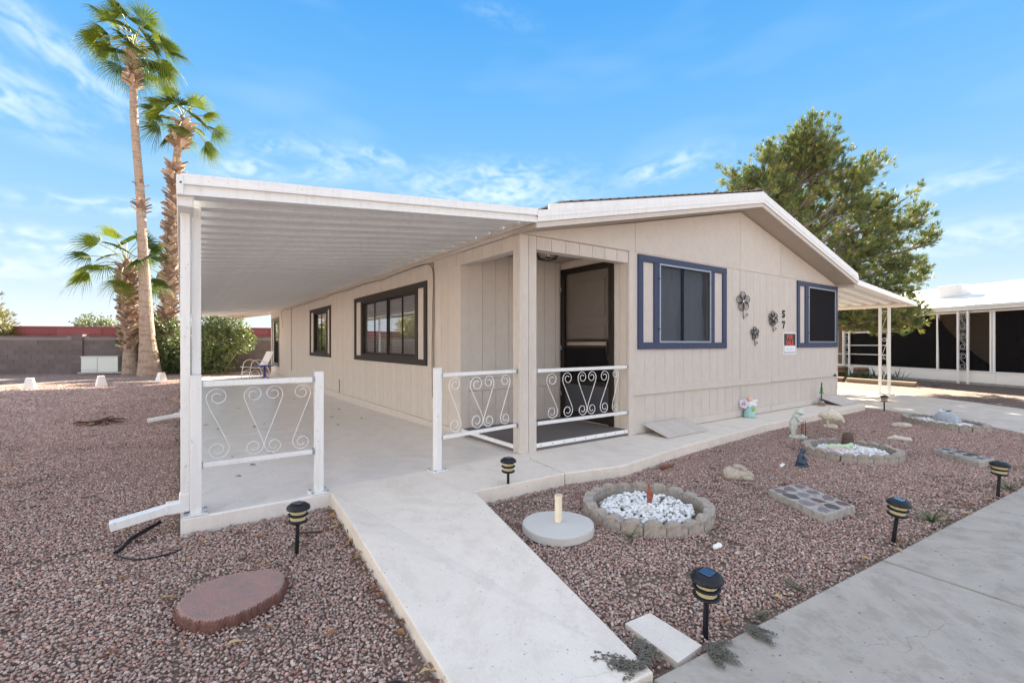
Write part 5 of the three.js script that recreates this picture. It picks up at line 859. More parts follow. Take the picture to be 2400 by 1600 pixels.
function bootsGeo(c, t0, t1, radius, count, seed, size) { // stubs of cut leaf bases, set criss-cross round the trunk
  const r = rng(seed), out = [[], [], []];
  for (let i = 0; i < count; i++) {
    const t = lerp(t0, t1, i / count), p = c.getPointAt(t), a = i * 2.39996 + (r() - 0.5) * 0.3, R = radius(t), s = size * (0.75 + 0.6 * r()), lean = 0.75 + 0.5 * (r() - 0.5), tw = (i % 2 ? 1 : -1) * (0.45 + 0.3 * r());
    const g = new THREE.BoxGeometry(0.09 * s, 0.26 * s, 0.025 * s, 1, 2, 1), q = g.attributes.position; for (let k = 0; k < q.count; k++) { const y = q.getY(k) / (0.26 * s) + 0.5; q.setX(k, q.getX(k) * (1.35 - 0.75 * y)); q.setZ(k, q.getZ(k) + 0.05 * s * y * y); }
    g.translate(0, 0.1 * s, 0).rotateZ(tw).rotateX(lean * 0.8).translate(0, 0, R).rotateY(-a + Math.PI / 2).translate(p.x, p.y, p.z); g.computeVertexNormals(); out[Math.floor(r() * 3)].push(g);
  }
  return out;
}
function palm(label, base, path, radii, o) {
  const t = thing('palm_tree', label, 'palm tree', base, 0, 'fan palms by the block wall'), r = rng(o.seed), [tg, c] = trunkGeo(path, radii, 18, 0.035, o.seed);
  obj('trunk', tg, M.palmBark, t, { uv: false });
  for (const [t0, t1, n, rad, sz] of o.boots) bootsGeo(c, t0, t1, (q) => rad, n, o.seed + n, sz).forEach((l, i) => l.length && obj('leaf_bases', l, M.boot[i], t, { kind: 'stuff' }));
  const top = c.getPointAt(1);
  for (const [az, el, pl, fr] of o.fronds) { const [p, f] = frondGeo(top.clone().add(V(0, -0.15 + 0.25 * r(), 0)), az, el, pl, fr, r), q = part('frond', t); obj('petiole', p, M.petiole, q); obj('blade', f, M.frond[Math.floor(r() * 3)], q, { uv: false }); }
  return t;
}
const camRight = V(0.8167, 0, 0.577), fr = (n, seed, lo, hi, pl, rad, skip) => { const r = rng(seed), l = []; for (let i = 0; i < n; i++) { const f = i / (n - 1); l.push([i * 2.39996 + (r() - 0.5) * 0.4, lerp(hi, lo, Math.pow(f, 0.8)) + (r() - 0.5) * 0.2, pl * (0.85 + 0.35 * r()), rad * (0.88 + 0.25 * r())]); } return l; };
{
  // offsets along the picture's horizontal are written as distances along camRight
  const P = (pts) => pts.map(([s, y]) => [camRight.x * s, y, camRight.z * s]);
  palm('tallest fan palm with a smooth slim trunk and high crown', [-1.0, 0, -23.8], P([[0, -0.1], [-0.06, 0.9], [-0.13, 1.9], [-0.2, 3.5], [-0.3, 5.4], [-0.4, 7.4], [-0.53, 9.0], [-0.64, 10.4], [-0.66, 11.8], [-0.63, 13.15]]), [0.42, 0.27, 0.215, 0.18, 0.16, 0.15, 0.14, 0.135, 0.13, 0.14], { seed: 41, boots: [[0.88, 0.985, 60, 0.15, 1.15], [0.5, 0.54, 20, 0.15, 0.9], [0.58, 0.59, 4, 0.15, 0.8]], fronds: fr(38, 3, -0.4, 1.48, 0.92, 0.88) });
  palm('fan palm with a shaggy criss-cross trunk rising behind the carport corner', [-0.5, 0, -25.2], P([[0, -0.1], [0.03, 1.2], [0.1, 3], [0.24, 5], [0.36, 7], [0.42, 9.0], [0.76, 10.8]]), [0.24, 0.2, 0.18, 0.165, 0.155, 0.14, 0.16], { seed: 52, boots: [[0.04, 0.84, 440, 0.175, 1.3], [0.9, 0.995, 80, 0.19, 1.3]], fronds: fr(22, 9, -0.3, 1.48, 0.9, 0.92) });
  palm('short fan palm with a thick stubbly trunk and open crown', [-1.66, 0, -25.1], P([[0, -0.1], [-0.03, 0.5], [-0.06, 1.2], [-0.12, 2.4], [-0.2, 3.6], [-0.24, 4.55]]), [0.34, 0.25, 0.205, 0.19, 0.17, 0.14], { seed: 63, boots: [[0.22, 0.99, 330, 0.18, 1.2]], fronds: fr(20, 17, -0.35, 1.48, 1.05, 1.0) });
}
// leafy masses: leaves of one shape scattered through clumps, joined by limbs
const leafShape = (w, l, fold = 0.25) => { const g = new THREE.BufferGeometry(), p = [[0, 0, 0], [w, fold * w, l * 0.45], [0, 0, l * 0.5], [-w, fold * w, l * 0.45], [0, -0.06 * l, l]], q = []; for (const [a, b, c] of [[0, 1, 2], [0, 2, 3], [2, 1, 4], [3, 2, 4]]) q.push(...p[a], ...p[b], ...p[c]); g.setAttribute('position', new THREE.BufferAttribute(new Float32Array(q), 3)); g.computeVertexNormals(); return g; };
function tuftGeo(seed, n, len, w, spread) { // a brush of needles or narrow leaves round +y
  const r = rng(seed), pos = []; for (let i = 0; i < n; i++) { const a = r() * 6.283, e = spread * Math.sqrt(r()), d = V(Math.sin(e) * Math.cos(a), Math.cos(e), Math.sin(e) * Math.sin(a)), s = V(-Math.sin(a), 0, Math.cos(a)), L = len * (0.7 + 0.5 * r()), b = d.clone().multiplyScalar(len * 0.35 * r()), t = b.clone().addScaledVector(d, L), m = b.clone().addScaledVector(d, L * 0.5); const u = m.clone().addScaledVector(s, w), v = m.clone().addScaledVector(s, -w); for (const q of [b, u, v, u, t, v]) pos.push(q.x, q.y, q.z); }
  const g = new THREE.BufferGeometry(); g.setAttribute('position', new THREE.BufferAttribute(new Float32Array(pos), 3)); g.computeVertexNormals(); return g;
}
function crown(parent, name, geo, mat, spots, cols) { // spots [pos, dir, scale]
  const im = new THREE.InstancedMesh(geo, mat, spots.length), q = new THREE.Quaternion(), m4 = new THREE.Matrix4(), up = V(0, 1, 0), r = rng(spots.length), c = new THREE.Color(), spin = new THREE.Quaternion();
  spots.forEach(([p, d, s], i) => { q.setFromUnitVectors(up, d); spin.setFromAxisAngle(up, r() * 6.28); q.multiply(spin); m4.compose(p, q, V(s, s, s)); im.setMatrixAt(i, m4); const k = cols[Math.floor(r() * cols.length)], f = 0.8 + 0.4 * r(); im.setColorAt(i, c.setRGB(k[0] * f, k[1] * f, k[2] * f)); });
  im.name = name; im.castShadow = im.receiveShadow = true; im.userData.kind = 'stuff'; parent.add(im); return im;
}
function limb(a, b, r0, r1, bend, r) { const m = a.clone().lerp(b, 0.5).add(V((r() - 0.5) * bend, (r() - 0.3) * bend, (r() - 0.5) * bend)), c = new THREE.CatmullRomCurve3([a, m, b]), g = new THREE.TubeGeometry(c, 8, 1, 6), p = g.attributes.position; for (let i = 0; i <= 8; i++) { const ctr = c.getPointAt(i / 8), rr = lerp(r0, r1, i / 8); for (let j = 0; j <= 6; j++) { const k = i * 7 + j, v = V(p.getX(k), p.getY(k), p.getZ(k)).sub(ctr).multiplyScalar(rr).add(ctr); p.setXYZ(k, v.x, v.y, v.z); } } return [g, c]; }
{ // pine: clumps given as [offset along camRight, height, offset in depth, radius, twig count]
  const base = V(14.3, 0, -7.6), t = thing('pine_tree', 'big loose pine tree rising behind the house roof beside the driveway', 'pine tree', [base.x, base.y, base.z]), r = rng(77);
  const fwd = V(0.577, 0, -0.8167), at = (s, y, d) => V(camRight.x * s + fwd.x * d, y, camRight.z * s + fwd.z * d);
  const trunkTop = at(1.1, 6.2, 0.2), g = [], dead = [];
  const [tg] = limb(V(0, -0.1, 0), at(0.5, 3.2, 0.1), 0.24, 0.18, 0.2, r), [tg2] = limb(at(0.5, 3.2, 0.1), trunkTop, 0.18, 0.09, 0.3, r); g.push(tg, tg2);
  const clumps = [[-0.1, 5.7, 0.3, 0.85, 34], [0.4, 6.3, -0.2, 0.8, 34], [-0.35, 5.1, 0.6, 0.7, 24], [1.0, 5.6, 0.3, 0.95, 36], [1.6, 6.6, 0, 1.0, 44], [2.1, 7.2, 0.2, 0.9, 42], [1.7, 7.4, -0.3, 0.6, 22], [2.7, 6.6, 0.1, 0.85, 38], [2.1, 5.5, 0.5, 1.0, 40], [3.0, 5.5, -0.2, 0.8, 30], [3.5, 6.2, 0.2, 0.7, 24], [2.4, 4.4, 0.3, 1.0, 40], [1.3, 4.5, 0.6, 0.9, 30], [3.3, 4.3, 0, 0.9, 32], [4.4, 4.5, 0.1, 0.8, 26], [5.0, 4.9, 0, 0.5, 14], [4.7, 3.8, 0.2, 0.65, 22], [3.6, 3.4, 0.4, 0.8, 30], [2.8, 3.3, 0.2, 0.9, 34], [4.2, 2.95, -0.1, 0.55, 18], [3.2, 2.4, -0.3, 0.6, 26], [3.9, 2.1, -0.3, 0.55, 24], [4.6, 2.15, -0.2, 0.5, 20], [2.9, 2.0, -0.3, 0.5, 24], [2.2, 2.6, 0.2, 0.7, 26], [3.5, 1.85, -0.2, 0.42, 20], [4.2, 1.75, 0, 0.45, 20], [5.0, 2.0, 0.1, 0.4, 16], [5.3, 1.8, 0.3, 0.3, 10], [5.2, 3.6, 0.1, 0.4, 10], [5.4, 5.0, 0, 0.3, 8], [4.0, 5.4, 0.1, 0.6, 16], [3.9, 6.6, 0, 0.4, 9], [5.6, 4.3, 0, 0.35, 9], [5.2, 2.9, 0, 0.4, 9], [5.7, 3.3, 0.1, 0.3, 6], [4.8, 5.7, 0, 0.35, 7], [-0.5, 6.3, 0.2, 0.4, 8], [0.9, 7.1, 0, 0.4, 8]];
  const spots = [];
  for (const [s, y, d, R, n] of clumps) {
    const c = at(s, y, d), h = clamp(y - 1.2, 1.6, 5.6), from = at(0.5 + (h - 3.2) * 0.2, h * 0.86, 0.1); const [lg, lc] = limb(from, c, 0.055, 0.022, 0.9, r); g.push(lg);
    for (let i = 0; i < n; i++) {
      const v = V(r() - 0.5, r() - 0.42, r() - 0.5).normalize(), e = c.clone().addScaledVector(v, R * (0.55 + 0.6 * r())), st = lc.getPointAt(0.55 + 0.45 * r()); e.y += 0.12; const [sg, scv] = limb(st, e, 0.014, 0.004, 0.3, r); (r() < 0.12 ? dead : g).push(sg);
      const isDead = dead.length && dead[dead.length - 1] === sg; if (isDead) { for (let k = 0; k < 4; k++) { const q = scv.getPointAt(0.4 + 0.6 * r()); dead.push(limb(q, q.clone().add(V((r() - 0.5) * 0.5, (r() - 0.7) * 0.4, (r() - 0.5) * 0.5)), 0.006, 0.003, 0.1, r)[0]); } continue; }
      for (let k = 0; k < 13; k++) { const f = 0.35 + 0.65 * r(), q = scv.getPointAt(f).add(V((r() - 0.5) * 0.28, (r() - 0.5) * 0.28, (r() - 0.5) * 0.28)), dd = v.clone().add(V((r() - 0.5) * 1.3, 0.35 + r() * 0.8, (r() - 0.5) * 1.3)).normalize(); spots.push([q, dd, 0.8 + 0.6 * r()]); }
    }
  }
  const pb = std([0.2, 0.15, 0.12], 0.95); obj('trunk', g, pb, t); obj('dead_twigs', dead, std([0.34, 0.29, 0.27], 0.95), t, { kind: 'stuff' });
  crown(t, 'crown', tuftGeo(4, 16, 0.15, 0.0078, 0.7), phys([1, 1, 1], 0.75, { transmission: 0.4, thickness: 0, side: THREE.DoubleSide }), spots, [[0.13, 0.185, 0.04], [0.185, 0.23, 0.05], [0.09, 0.135, 0.035], [0.3, 0.3, 0.07]]);
  console.log('pine tufts', spots.length);
}
function shrub(name, label, base, clumps, leaf, cols, seed, per, cat = 'shrub', group, trans = 0.5) {
  const t = thing(name, label, cat, base, 0, group), r = rng(seed), g = [], spots = [], fwd = V(0.577, 0, -0.8167);
  for (const [s, y, d, R] of clumps) {
    const c = V(camRight.x * s + fwd.x * d, y, camRight.z * s + fwd.z * d), n = Math.round(per * R * R);
    g.push(limb(V(c.x * 0.25, -0.05, c.z * 0.25), c, 0.035 * Math.min(1, R + 0.3), 0.012, 0.4, r)[0]);
    for (let i = 0; i < 7; i++) g.push(limb(c, c.clone().add(V((r() - 0.5) * 1.7 * R, (r() - 0.3) * 1.4 * R, (r() - 0.5) * 1.7 * R)), 0.012, 0.004, 0.2, r)[0]);
    for (let i = 0; i < n; i++) { const v = V(r() - 0.5, r() - 0.5, r() - 0.5).normalize(), lump = 1 + 0.25 * n3(v.x * 2.3 + c.x, v.y * 2.3 + c.y, v.z * 2.3 + c.z), p = c.clone().addScaledVector(v, R * lump * (0.45 + 0.6 * Math.pow(r(), 0.6))); if (p.y < 0.02) p.y = 0.02 + 0.2 * r(); spots.push([p, v.clone().add(V((r() - 0.5) * 1.6, 0.3 + r(), (r() - 0.5) * 1.6)).normalize(), 0.7 + 0.6 * r()]); }
  }
  obj('stems', g, std([0.3, 0.24, 0.18], 0.95), t); crown(t, 'foliage', leaf, phys([1, 1, 1], 0.55, { transmission: trans, thickness: 0, side: THREE.DoubleSide }), spots, cols); return t;
}
const oleLeaf = tuftGeo(8, 9, 0.13, 0.016, 1.0), roundLeaf = tuftGeo(9, 7, 0.12, 0.03, 1.25);
const oleCol = [[0.17, 0.24, 0.07], [0.23, 0.29, 0.09], [0.12, 0.18, 0.06], [0.32, 0.35, 0.15]];
shrub('oleander_bush', 'large green oleander bush seen beyond the carport slab', [1.25, 0, -23.65], [[-0.6, 0.7, 0.1, 0.7], [-0.35, 1.45, 0.1, 0.7], [0.1, 1.3, -0.1, 0.85], [0.45, 1.95, 0.1, 0.6], [0.85, 1.4, -0.1, 0.6], [1.3, 1.25, -0.2, 0.4], [-0.2, 0.55, -0.2, 0.65], [0.3, 0.6, -0.2, 0.6], [-0.5, 2.05, 0.1, 0.5], [0.0, 2.15, 0.1, 0.5], [1.15, 1.6, -0.1, 0.38], [0.75, 2.0, 0, 0.35]], oleLeaf, oleCol, 31, 700, 'bush');
shrub('oleander_bush', 'darker oleander bush growing between the palm trunks and the block wall', [-0.9, 0, -25.25], [[-1.0, 1.4, 0, 0.5], [-0.5, 1.6, 0.2, 0.55], [0, 1.3, 0.1, 0.7], [0.5, 1.6, 0, 0.7], [0.9, 0.8, 0, 0.8], [0.6, 0.6, -0.2, 0.6], [-0.9, 0.9, 0.2, 0.5], [0.35, 2.0, 0.2, 0.35]], oleLeaf, oleCol, 32, 850, 'bush');
shrub('round_tree', 'low round green tree top showing over the red panel fence', [-4.5, 0, -40], [[0, 2.2, 0, 1.0], [0.9, 2.1, 0, 0.8], [-0.8, 2.1, 0, 0.7]], roundLeaf, oleCol, 33, 420, 'tree', 'trees beyond the red fence');
shrub('round_tree', 'taller bushy tree top beside the distant palm over the red fence', [-2.2, 0, -42], [[0, 2.6, 0, 1.1], [0.8, 2.3, 0, 0.9], [-0.7, 2.2, 0.2, 0.8]], roundLeaf, oleCol, 34, 420, 'tree', 'trees beyond the red fence');
shrub('round_tree', 'yellow green feathery tree at the end of the red fence', [-6.9, 0, -30.5], [[0, 2.0, 0, 0.8], [-0.8, 2.4, 0, 0.9], [0.5, 1.6, 0, 0.5], [-1.7, 3.0, 0.2, 1.2], [-2.8, 2.6, 0.3, 1.2], [-2.2, 4.0, 0.2, 0.9], [-1.2, 1.5, 0.2, 0.9]], tuftGeo(12, 12, 0.2, 0.008, 1.0), [[0.24, 0.24, 0.07], [0.3, 0.28, 0.08], [0.18, 0.2, 0.06]], 35, 600, 'tree');
{
  const t = palm('small distant fan palm far beyond the red panel fence', [-1.25, 0, -44], [[0, 0, 0], [0.02, 2, 0], [0, 3.7, 0]], [0.25, 0.22, 0.2], { seed: 5, boots: [[0.6, 0.98, 60, 0.22, 1.6]], fronds: fr(12, 23, -1.2, 1.2, 0.7, 0.75) }); t.userData.group = 'trees beyond the red fence';
}
// agave-like plants in the neighbour's bed
{
  const t = thing('spiky_plant', 'dark green spiky plant in the bed before the screened porch', 'plant', [19.6, 0, -6.1]), r = rng(9), g = [];
  for (let i = 0; i < 90; i++) { const a = r() * 6.283, c = V((r() - 0.5) * 0.5, 0, (r() - 0.5) * 1.7), L = 0.25 + 0.3 * r(), e = 0.4 + 0.9 * r(), d = V(Math.cos(a) * Math.cos(e), Math.sin(e), Math.sin(a) * Math.cos(e)), s = V(-Math.sin(a), 0, Math.cos(a)).multiplyScalar(0.025), m = c.clone().addScaledVector(d, L * 0.5), q = new THREE.BufferGeometry(); const P = [c, m.clone().add(s), m.clone().sub(s), m.clone().add(s), c.clone().addScaledVector(d, L), m.clone().sub(s)]; q.setAttribute('position', new THREE.BufferAttribute(new Float32Array(P.flatMap((v) => [v.x, v.y, v.z])), 3)); q.computeVertexNormals(); g.push(q); }
  obj('leaves', g, phys([0.07, 0.12, 0.06], 0.5, { transmission: 0.2, thickness: 0, side: THREE.DoubleSide }), t, { kind: 'stuff' });
}
// weeds and grass
function blades(name, label, pos, n, L, seed, col, flat = 0.5) {
  const t = thing(name, label, 'weed', pos), r = rng(seed), g = [];
  for (let i = 0; i < n; i++) { const a = r() * 6.283, l = L * (0.5 + 0.8 * r()), w = 0.0022 + 0.0022 * r(), e = flat + (1.2 - flat) * r(), s = V(-Math.sin(a) * w, 0, Math.cos(a) * w), pts = []; for (let k = 0; k <= 4; k++) { const f = k / 4, el = e - f * f * 1.5; pts.push(V(Math.cos(a) * l * f * Math.cos(e * 0.7), Math.max(0.004, l * (f * Math.sin(e) - 0.6 * f * f * Math.cos(e))), Math.sin(a) * l * f * Math.cos(e * 0.7)).add(V((r() - 0.5) * 0.004, 0, 0))); } const pos2 = []; for (let k = 0; k < 4; k++) { const w0 = 1 - k / 4, w1 = 1 - (k + 1) / 4, A = pts[k].clone().addScaledVector(s, w0), B = pts[k].clone().addScaledVector(s, -w0), D = pts[k + 1].clone().addScaledVector(s, w1), E2 = pts[k + 1].clone().addScaledVector(s, -w1); for (const v of [A, D, B, B, D, E2]) pos2.push(v.x, v.y, v.z); } const q = new THREE.BufferGeometry(); q.setAttribute('position', new THREE.BufferAttribute(new Float32Array(pos2), 3)); q.computeVertexNormals(); g.push(q); }
  obj('blades', g, phys(col, 0.6, { transmission: 0.3, thickness: 0, side: THREE.DoubleSide }), t, { kind: 'stuff' });
}
const grassC = [0.09, 0.15, 0.035];
blades('grass_tuft', 'green grass tuft leaning on the scalloped ring near the umbrella stand', [2.36, 0, -2.03], 20, 0.2, 1, grassC, 0.35);
blades('grass_tuft', 'spreading green grass tuft at the sidewalk edge by a path light', [4.3, 0, -0.99], 60, 0.26, 2, grassC, 0.15);
blades('grass_tuft', 'thin grass tuft at the sidewalk edge near the far stepping slab', [5.8, 0, -0.82], 40, 0.24, 3, grassC, 0.2);
blades('grass_tuft', 'small green weed against the carport slab edge nearest its front', [-0.03, 0, -7.3], 22, 0.16, 4, grassC, 0.4);
blades('grass_tuft', 'green weed at the slab edge below the second downspout', [-0.05, 0, -8.6], 24, 0.16, 5, grassC, 0.4);
blades('grass_tuft', 'green weed farther back along the carport slab edge', [-0.1, 0, -12.0], 22, 0.16, 6, grassC, 0.4);
blades('grass_tuft', 'dry straggly weed on the gravel by the near sidewalk edge', [2.55, 0, -1.1], 26, 0.12, 7, [0.13, 0.12, 0.05], 0.5);
blades('grass_tuft', 'dry straggly weed beside the path light next to the paver', [2.16, 0, -1.1], 26, 0.11, 8, [0.12, 0.12, 0.06], 0.4);
function spurge(label, pos, n, L, seed, a0, a1) { // low purple weed, creeping stems with tiny leaves
  const t = thing('creeping_weed', label, 'weed', pos), r = rng(seed), st = [], lf = [];
  for (let i = 0; i < n; i++) { const a = lerp(a0, a1, r()), l = L * (0.5 + 0.7 * r()), pts = []; let x = 0, z = 0, q = a; for (let k = 0; k <= 6; k++) { pts.push([x, 0.004 + 0.008 * Math.sin(k / 6 * 3) * r(), z]); q += (r() - 0.5) * 0.5; x += Math.cos(q) * l / 6; z += Math.sin(q) * l / 6; } st.push(tube(pts, 0.0014, 12, 4)); for (let k = 1; k <= 6; k++) for (const s of [-1, 1]) for (let m = 0; m < 4; m++) { const [px, py, pz] = pts[k]; lf.push(leafShape(0.0042, 0.014).rotateY(r() * 6.28).rotateX((r() - 0.5) * 0.8).translate(px + (r() - 0.5) * 0.022, py + 0.004, pz + s * 0.005)); } }
  obj('stems', st, std([0.16, 0.09, 0.08], 0.9), t, { kind: 'stuff' }); obj('leaves', lf, std([0.14, 0.13, 0.1], 0.8, { side: THREE.DoubleSide }), t, { kind: 'stuff' });
}
spurge('purplish creeping weed spilling from the paver onto the sidewalk', [1.74, 0.018, -1.1], 12, 0.12, 1, 0.2, 2.2);
spurge('creeping weed in the joint between the path and the paver', [1.53, 0.038, -1.2], 12, 0.09, 2, 1.5, 4.6);
spurge('creeping weed with long sprays lying over the path end', [1.42, 0.04, -1.14], 9, 0.16, 3, 3.0, 4.4);
spurge('creeping weed along the crack where path and sidewalk meet', [1.35, 0.018, -1.09], 14, 0.12, 4, 0.3, 2.6);
spurge('small creeping weed on the sidewalk edge past the path light', [2.0, 0.018, -1.07], 8, 0.1, 5, 0.3, 2.4);
// fallen leaves and twigs
{
  const r = rng(55), brown = [std([0.28, 0.14, 0.07], 0.85, { side: THREE.DoubleSide }), std([0.35, 0.22, 0.1], 0.85, { side: THREE.DoubleSide }), std([0.16, 0.08, 0.06], 0.85, { side: THREE.DoubleSide }), std([0.5, 0.36, 0.2], 0.85, { side: THREE.DoubleSide })];
  const place = []; for (let i = 0; i < 80; i++) { const k = r(); if (k < 0.4) { const z = -1.4 - 2.2 * r(); place.push([0.78 + (-1.165 - z) * 0.07 - 0.03 - 0.12 * r() * r(), 0.012, z]); } else if (k < 0.75) { const x = 1.8 + 7 * r(); place.push([x, 0.012, sidewalkEdge(x) - 0.02 - 0.16 * r() * r()]); } else place.push([-0.5 + 1.2 * r(), 0.012, -3.6 + 1.6 * r()]); }
  for (let i = 0; i < 14; i++) place.push([3 + 5 * r(), 0.012, -3 + 1.6 * r()]);
  for (let i = 0; i < 24; i++) place.push([0.25 + 2.2 * r(), 0.104, -4.6 - 9 * r()]);
  place.forEach(([x, y, z]) => { if (y > 0.1) y = z > -4.6 ? 0.104 : lerp(0.104, 0.034, clamp((-4.6 - z) / 4.4)); const g = leafShape(0.009 + 0.008 * r(), 0.05 + 0.05 * r(), 0.9).rotateZ((r() - 0.5) * 0.6).rotateY(r() * 6.28).translate(x, y + 0.003, z); tag(obj('dry_leaf', g, brown[Math.floor(r() * 4)]), y > 0.02 ? 'dry brown leaf lying on the patio slab' : 'dry brown leaf lying on the gravel', 'leaf', y > 0.02 ? 'dry leaves on the patio' : 'dry leaves on the gravel'); });
  tag(obj('bark_piece', blob([[-0.05, 0.02, 0, 0.02, 0.06, 0.035, 0.01, 0.012], [0.06, 0.035, 0.01, 0.012, 0.085, 0.06, 0.02, 0.004]], 0.006, 0.01, 0.003).rotateY(-0.4).translate(3.95, 0, -2.93), std([0.2, 0.07, 0.04], 0.8)), 'curled reddish piece of bark by the front walk edge', 'bark');
  const deb = [], rr = rng(8); for (let i = 0; i < 16; i++) { const a = rr() * 6.28; deb.push(leafShape(0.025, 0.2 + 0.2 * rr(), 1).rotateX((rr() - 0.5) * 0.5).rotateY(a).translate((rr() - 0.5) * 0.35, 0.03 + 0.05 * rr(), (rr() - 0.5) * 0.2)); } for (let i = 0; i < 4; i++) deb.push(tube([[(rr() - 0.5) * 0.4, 0.02, (rr() - 0.5) * 0.2], [0, 0.07, 0], [(rr() - 0.5) * 0.6, 0.03, (rr() - 0.5) * 0.3]], 0.012, 8, 5));
  tag(obj('palm_debris', deb.map((g) => g.translate(-1.0, 0, -9.55)), std([0.2, 0.12, 0.08], 0.9, { side: THREE.DoubleSide })), 'dead brown palm frond scrap lying on the gravel', 'palm debris').userData.kind = undefined;
  tag(obj('drip_hose', [tube([[-0.11, 0.05, -3.95], [-0.21, 0.03, -3.85], [-0.255, 0.03, -3.76], [-0.29, 0.012, -3.68], [-0.315, 0.01, -3.63]], 0.012, 24, 7), tube([[-0.315, 0.01, -3.63], [-0.29, 0.012, -3.55], [-0.2, 0.012, -3.44], [-0.12, 0.012, -3.42], [-0.03, 0.014, -3.43], [0.0, 0.012, -3.46]], 0.005, 30, 6)], M.black), 'black drip hose bent on the gravel below the downspout', 'hose');
  tag(obj('twig', tube([[0.62, 0.02, -3.3], [0.68, 0.03, -3.24], [0.76, 0.015, -3.24]], 0.008, 10, 5), M.darkWood), 'short dark twig on the gravel near the patio corner', 'twig');
}
// ---------------------------------------------------------------- block wall, red fence, utility box
{
  const A = V(-3.5, 0, -26.85), d = V(0.931, 0, 0.364).normalize(), turn = Math.atan2(-d.z, d.x), wall = thing('block_wall', 'grey concrete block wall with pilasters behind the palms', 'wall', [A.x, 0, A.z], turn);
  const bt = tex(256, (u, v) => { const g = 1 + 0.14 * tn(u, v, 60, 1) + 0.12 * tn(u, v, 8, 2) + 0.12 * (rT() - 0.5); return [0.15 * g, 0.12 * g, 0.12 * g]; });
  const mats = [0.88, 1, 1.1, 0.95].map((k) => std([k, k, k], 0.95, { map: rep(bt, 1.2), bumpMap: rep(bt, 1.2), bumpScale: 0.006 })), mortar = std([0.23, 0.2, 0.195], 0.95);
  obj('mortar_core', bx(-14, 12, -0.1, 1.56, -0.09, 0.09), mortar, wall);
  const blk = uvm(rbx(-0.195, 0.195, -0.096, 0.096, -0.1, 0.1, 0.004)), half = uvm(rbx(-0.095, 0.095, -0.096, 0.096, -0.1, 0.1, 0.004)), cap = uvm(rbx(-0.195, 0.195, -0.03, 0.03, -0.1, 0.1, 0.004)); let n = 0, r = rng(4);
  const cols = [0, 4, 8];
  for (let row = 0; row < 8; row++) for (let i = -8; i < 22; i++) {
    const x = i * 0.4 + (row % 2 ? 0.2 : 0), y = 0.1 + row * 0.2; if (cols.some((c) => Math.abs(x - c) < 0.39) || n >= 290) continue; const m = same('block', row === 7 ? cap : blk, mats[Math.floor(r() * 4)], wall); m.position.set(x, row === 7 ? 1.43 + 0.1 : y, (r() - 0.5) * 0.006); if (row === 7) m.position.y = 1.535; n++;
  }
  for (const c of cols) for (const row of [1, 3, 5]) for (const s of [-1, 1]) { const m = same('block', half, mats[(row + c) % 4], wall); m.position.set(c + s * 0.3, 0.1 + row * 0.2, 0); }
  for (const c of cols) { const p = part('pilaster', wall); for (let row = 0; row < 8; row++) { const m = same('block', blk, mats[(row * 3) % 4], p); m.position.set(c, 0.1 + row * 0.2, 0.06); m.scale.x = 1.02; } obj('cap', rbx(c - 0.2, c + 0.2, 1.597, 1.64, -0.12, 0.17, 0.004), mats[1], p); }
  // red panel fence
  const fence = thing('panel_fence', 'dark red fence of pressed diamond panels behind the block wall', 'fence', [A.x - 1.2, 0, A.z - 3.0], turn), red = std([0.22, 0.06, 0.062], 0.75), red2 = std([0.26, 0.075, 0.078], 0.75);
  const panel = (() => { const g = [bx(0.02, 1.78, 0, 1.98, -0.03, 0.03)]; for (const x of [0.45, 1.35]) for (const [s, h] of [[0.36, 0.03], [0.24, 0.06], [0.1, 0.09]]) g.push(new THREE.CylinderGeometry(s * 0.92, s, h, 4).rotateX(Math.PI / 2).scale(1.15, 0.62, 1).translate(x, 1.7, 0.03 + h / 2)); return uvm(join(g)); })();
  for (let i = -6; i < 10; i++) { const m = same('fence_panel', panel, i % 2 ? red : red2, fence); m.position.x = i * 1.8; obj('fence_post', rbx(i * 1.8 - 0.035, i * 1.8 + 0.035, 0, 2.03, -0.05, 0.05), red, fence); }
  obj('top_rail', rbx(-11, 18, 1.98, 2.05, -0.055, 0.055), red2, fence);
  const box = thing('utility_box', 'pale green grey metal utility box on a slab before the block wall', 'utility box', [-2.62, 0, -26.05], turn), mb = std([0.66, 0.7, 0.68], 0.5);
  obj('pad', rbx(-0.78, 0.85, 0, 0.07, -0.32, 0.32), M.cast, box); obj('cabinet', rbx(-0.68, 0.62, 0.07, 0.7, -0.26, 0.26, 0.015), mb, box); obj('lid', rbx(-0.7, 0.64, 0.69, 0.725, -0.28, 0.29, 0.012), mb, box); obj('door_seam', [bx(-0.115, -0.105, 0.08, 0.68, 0.26, 0.264), bx(-0.66, -0.11, 0.16, 0.168, 0.26, 0.264)], M.darkWood, box);
}
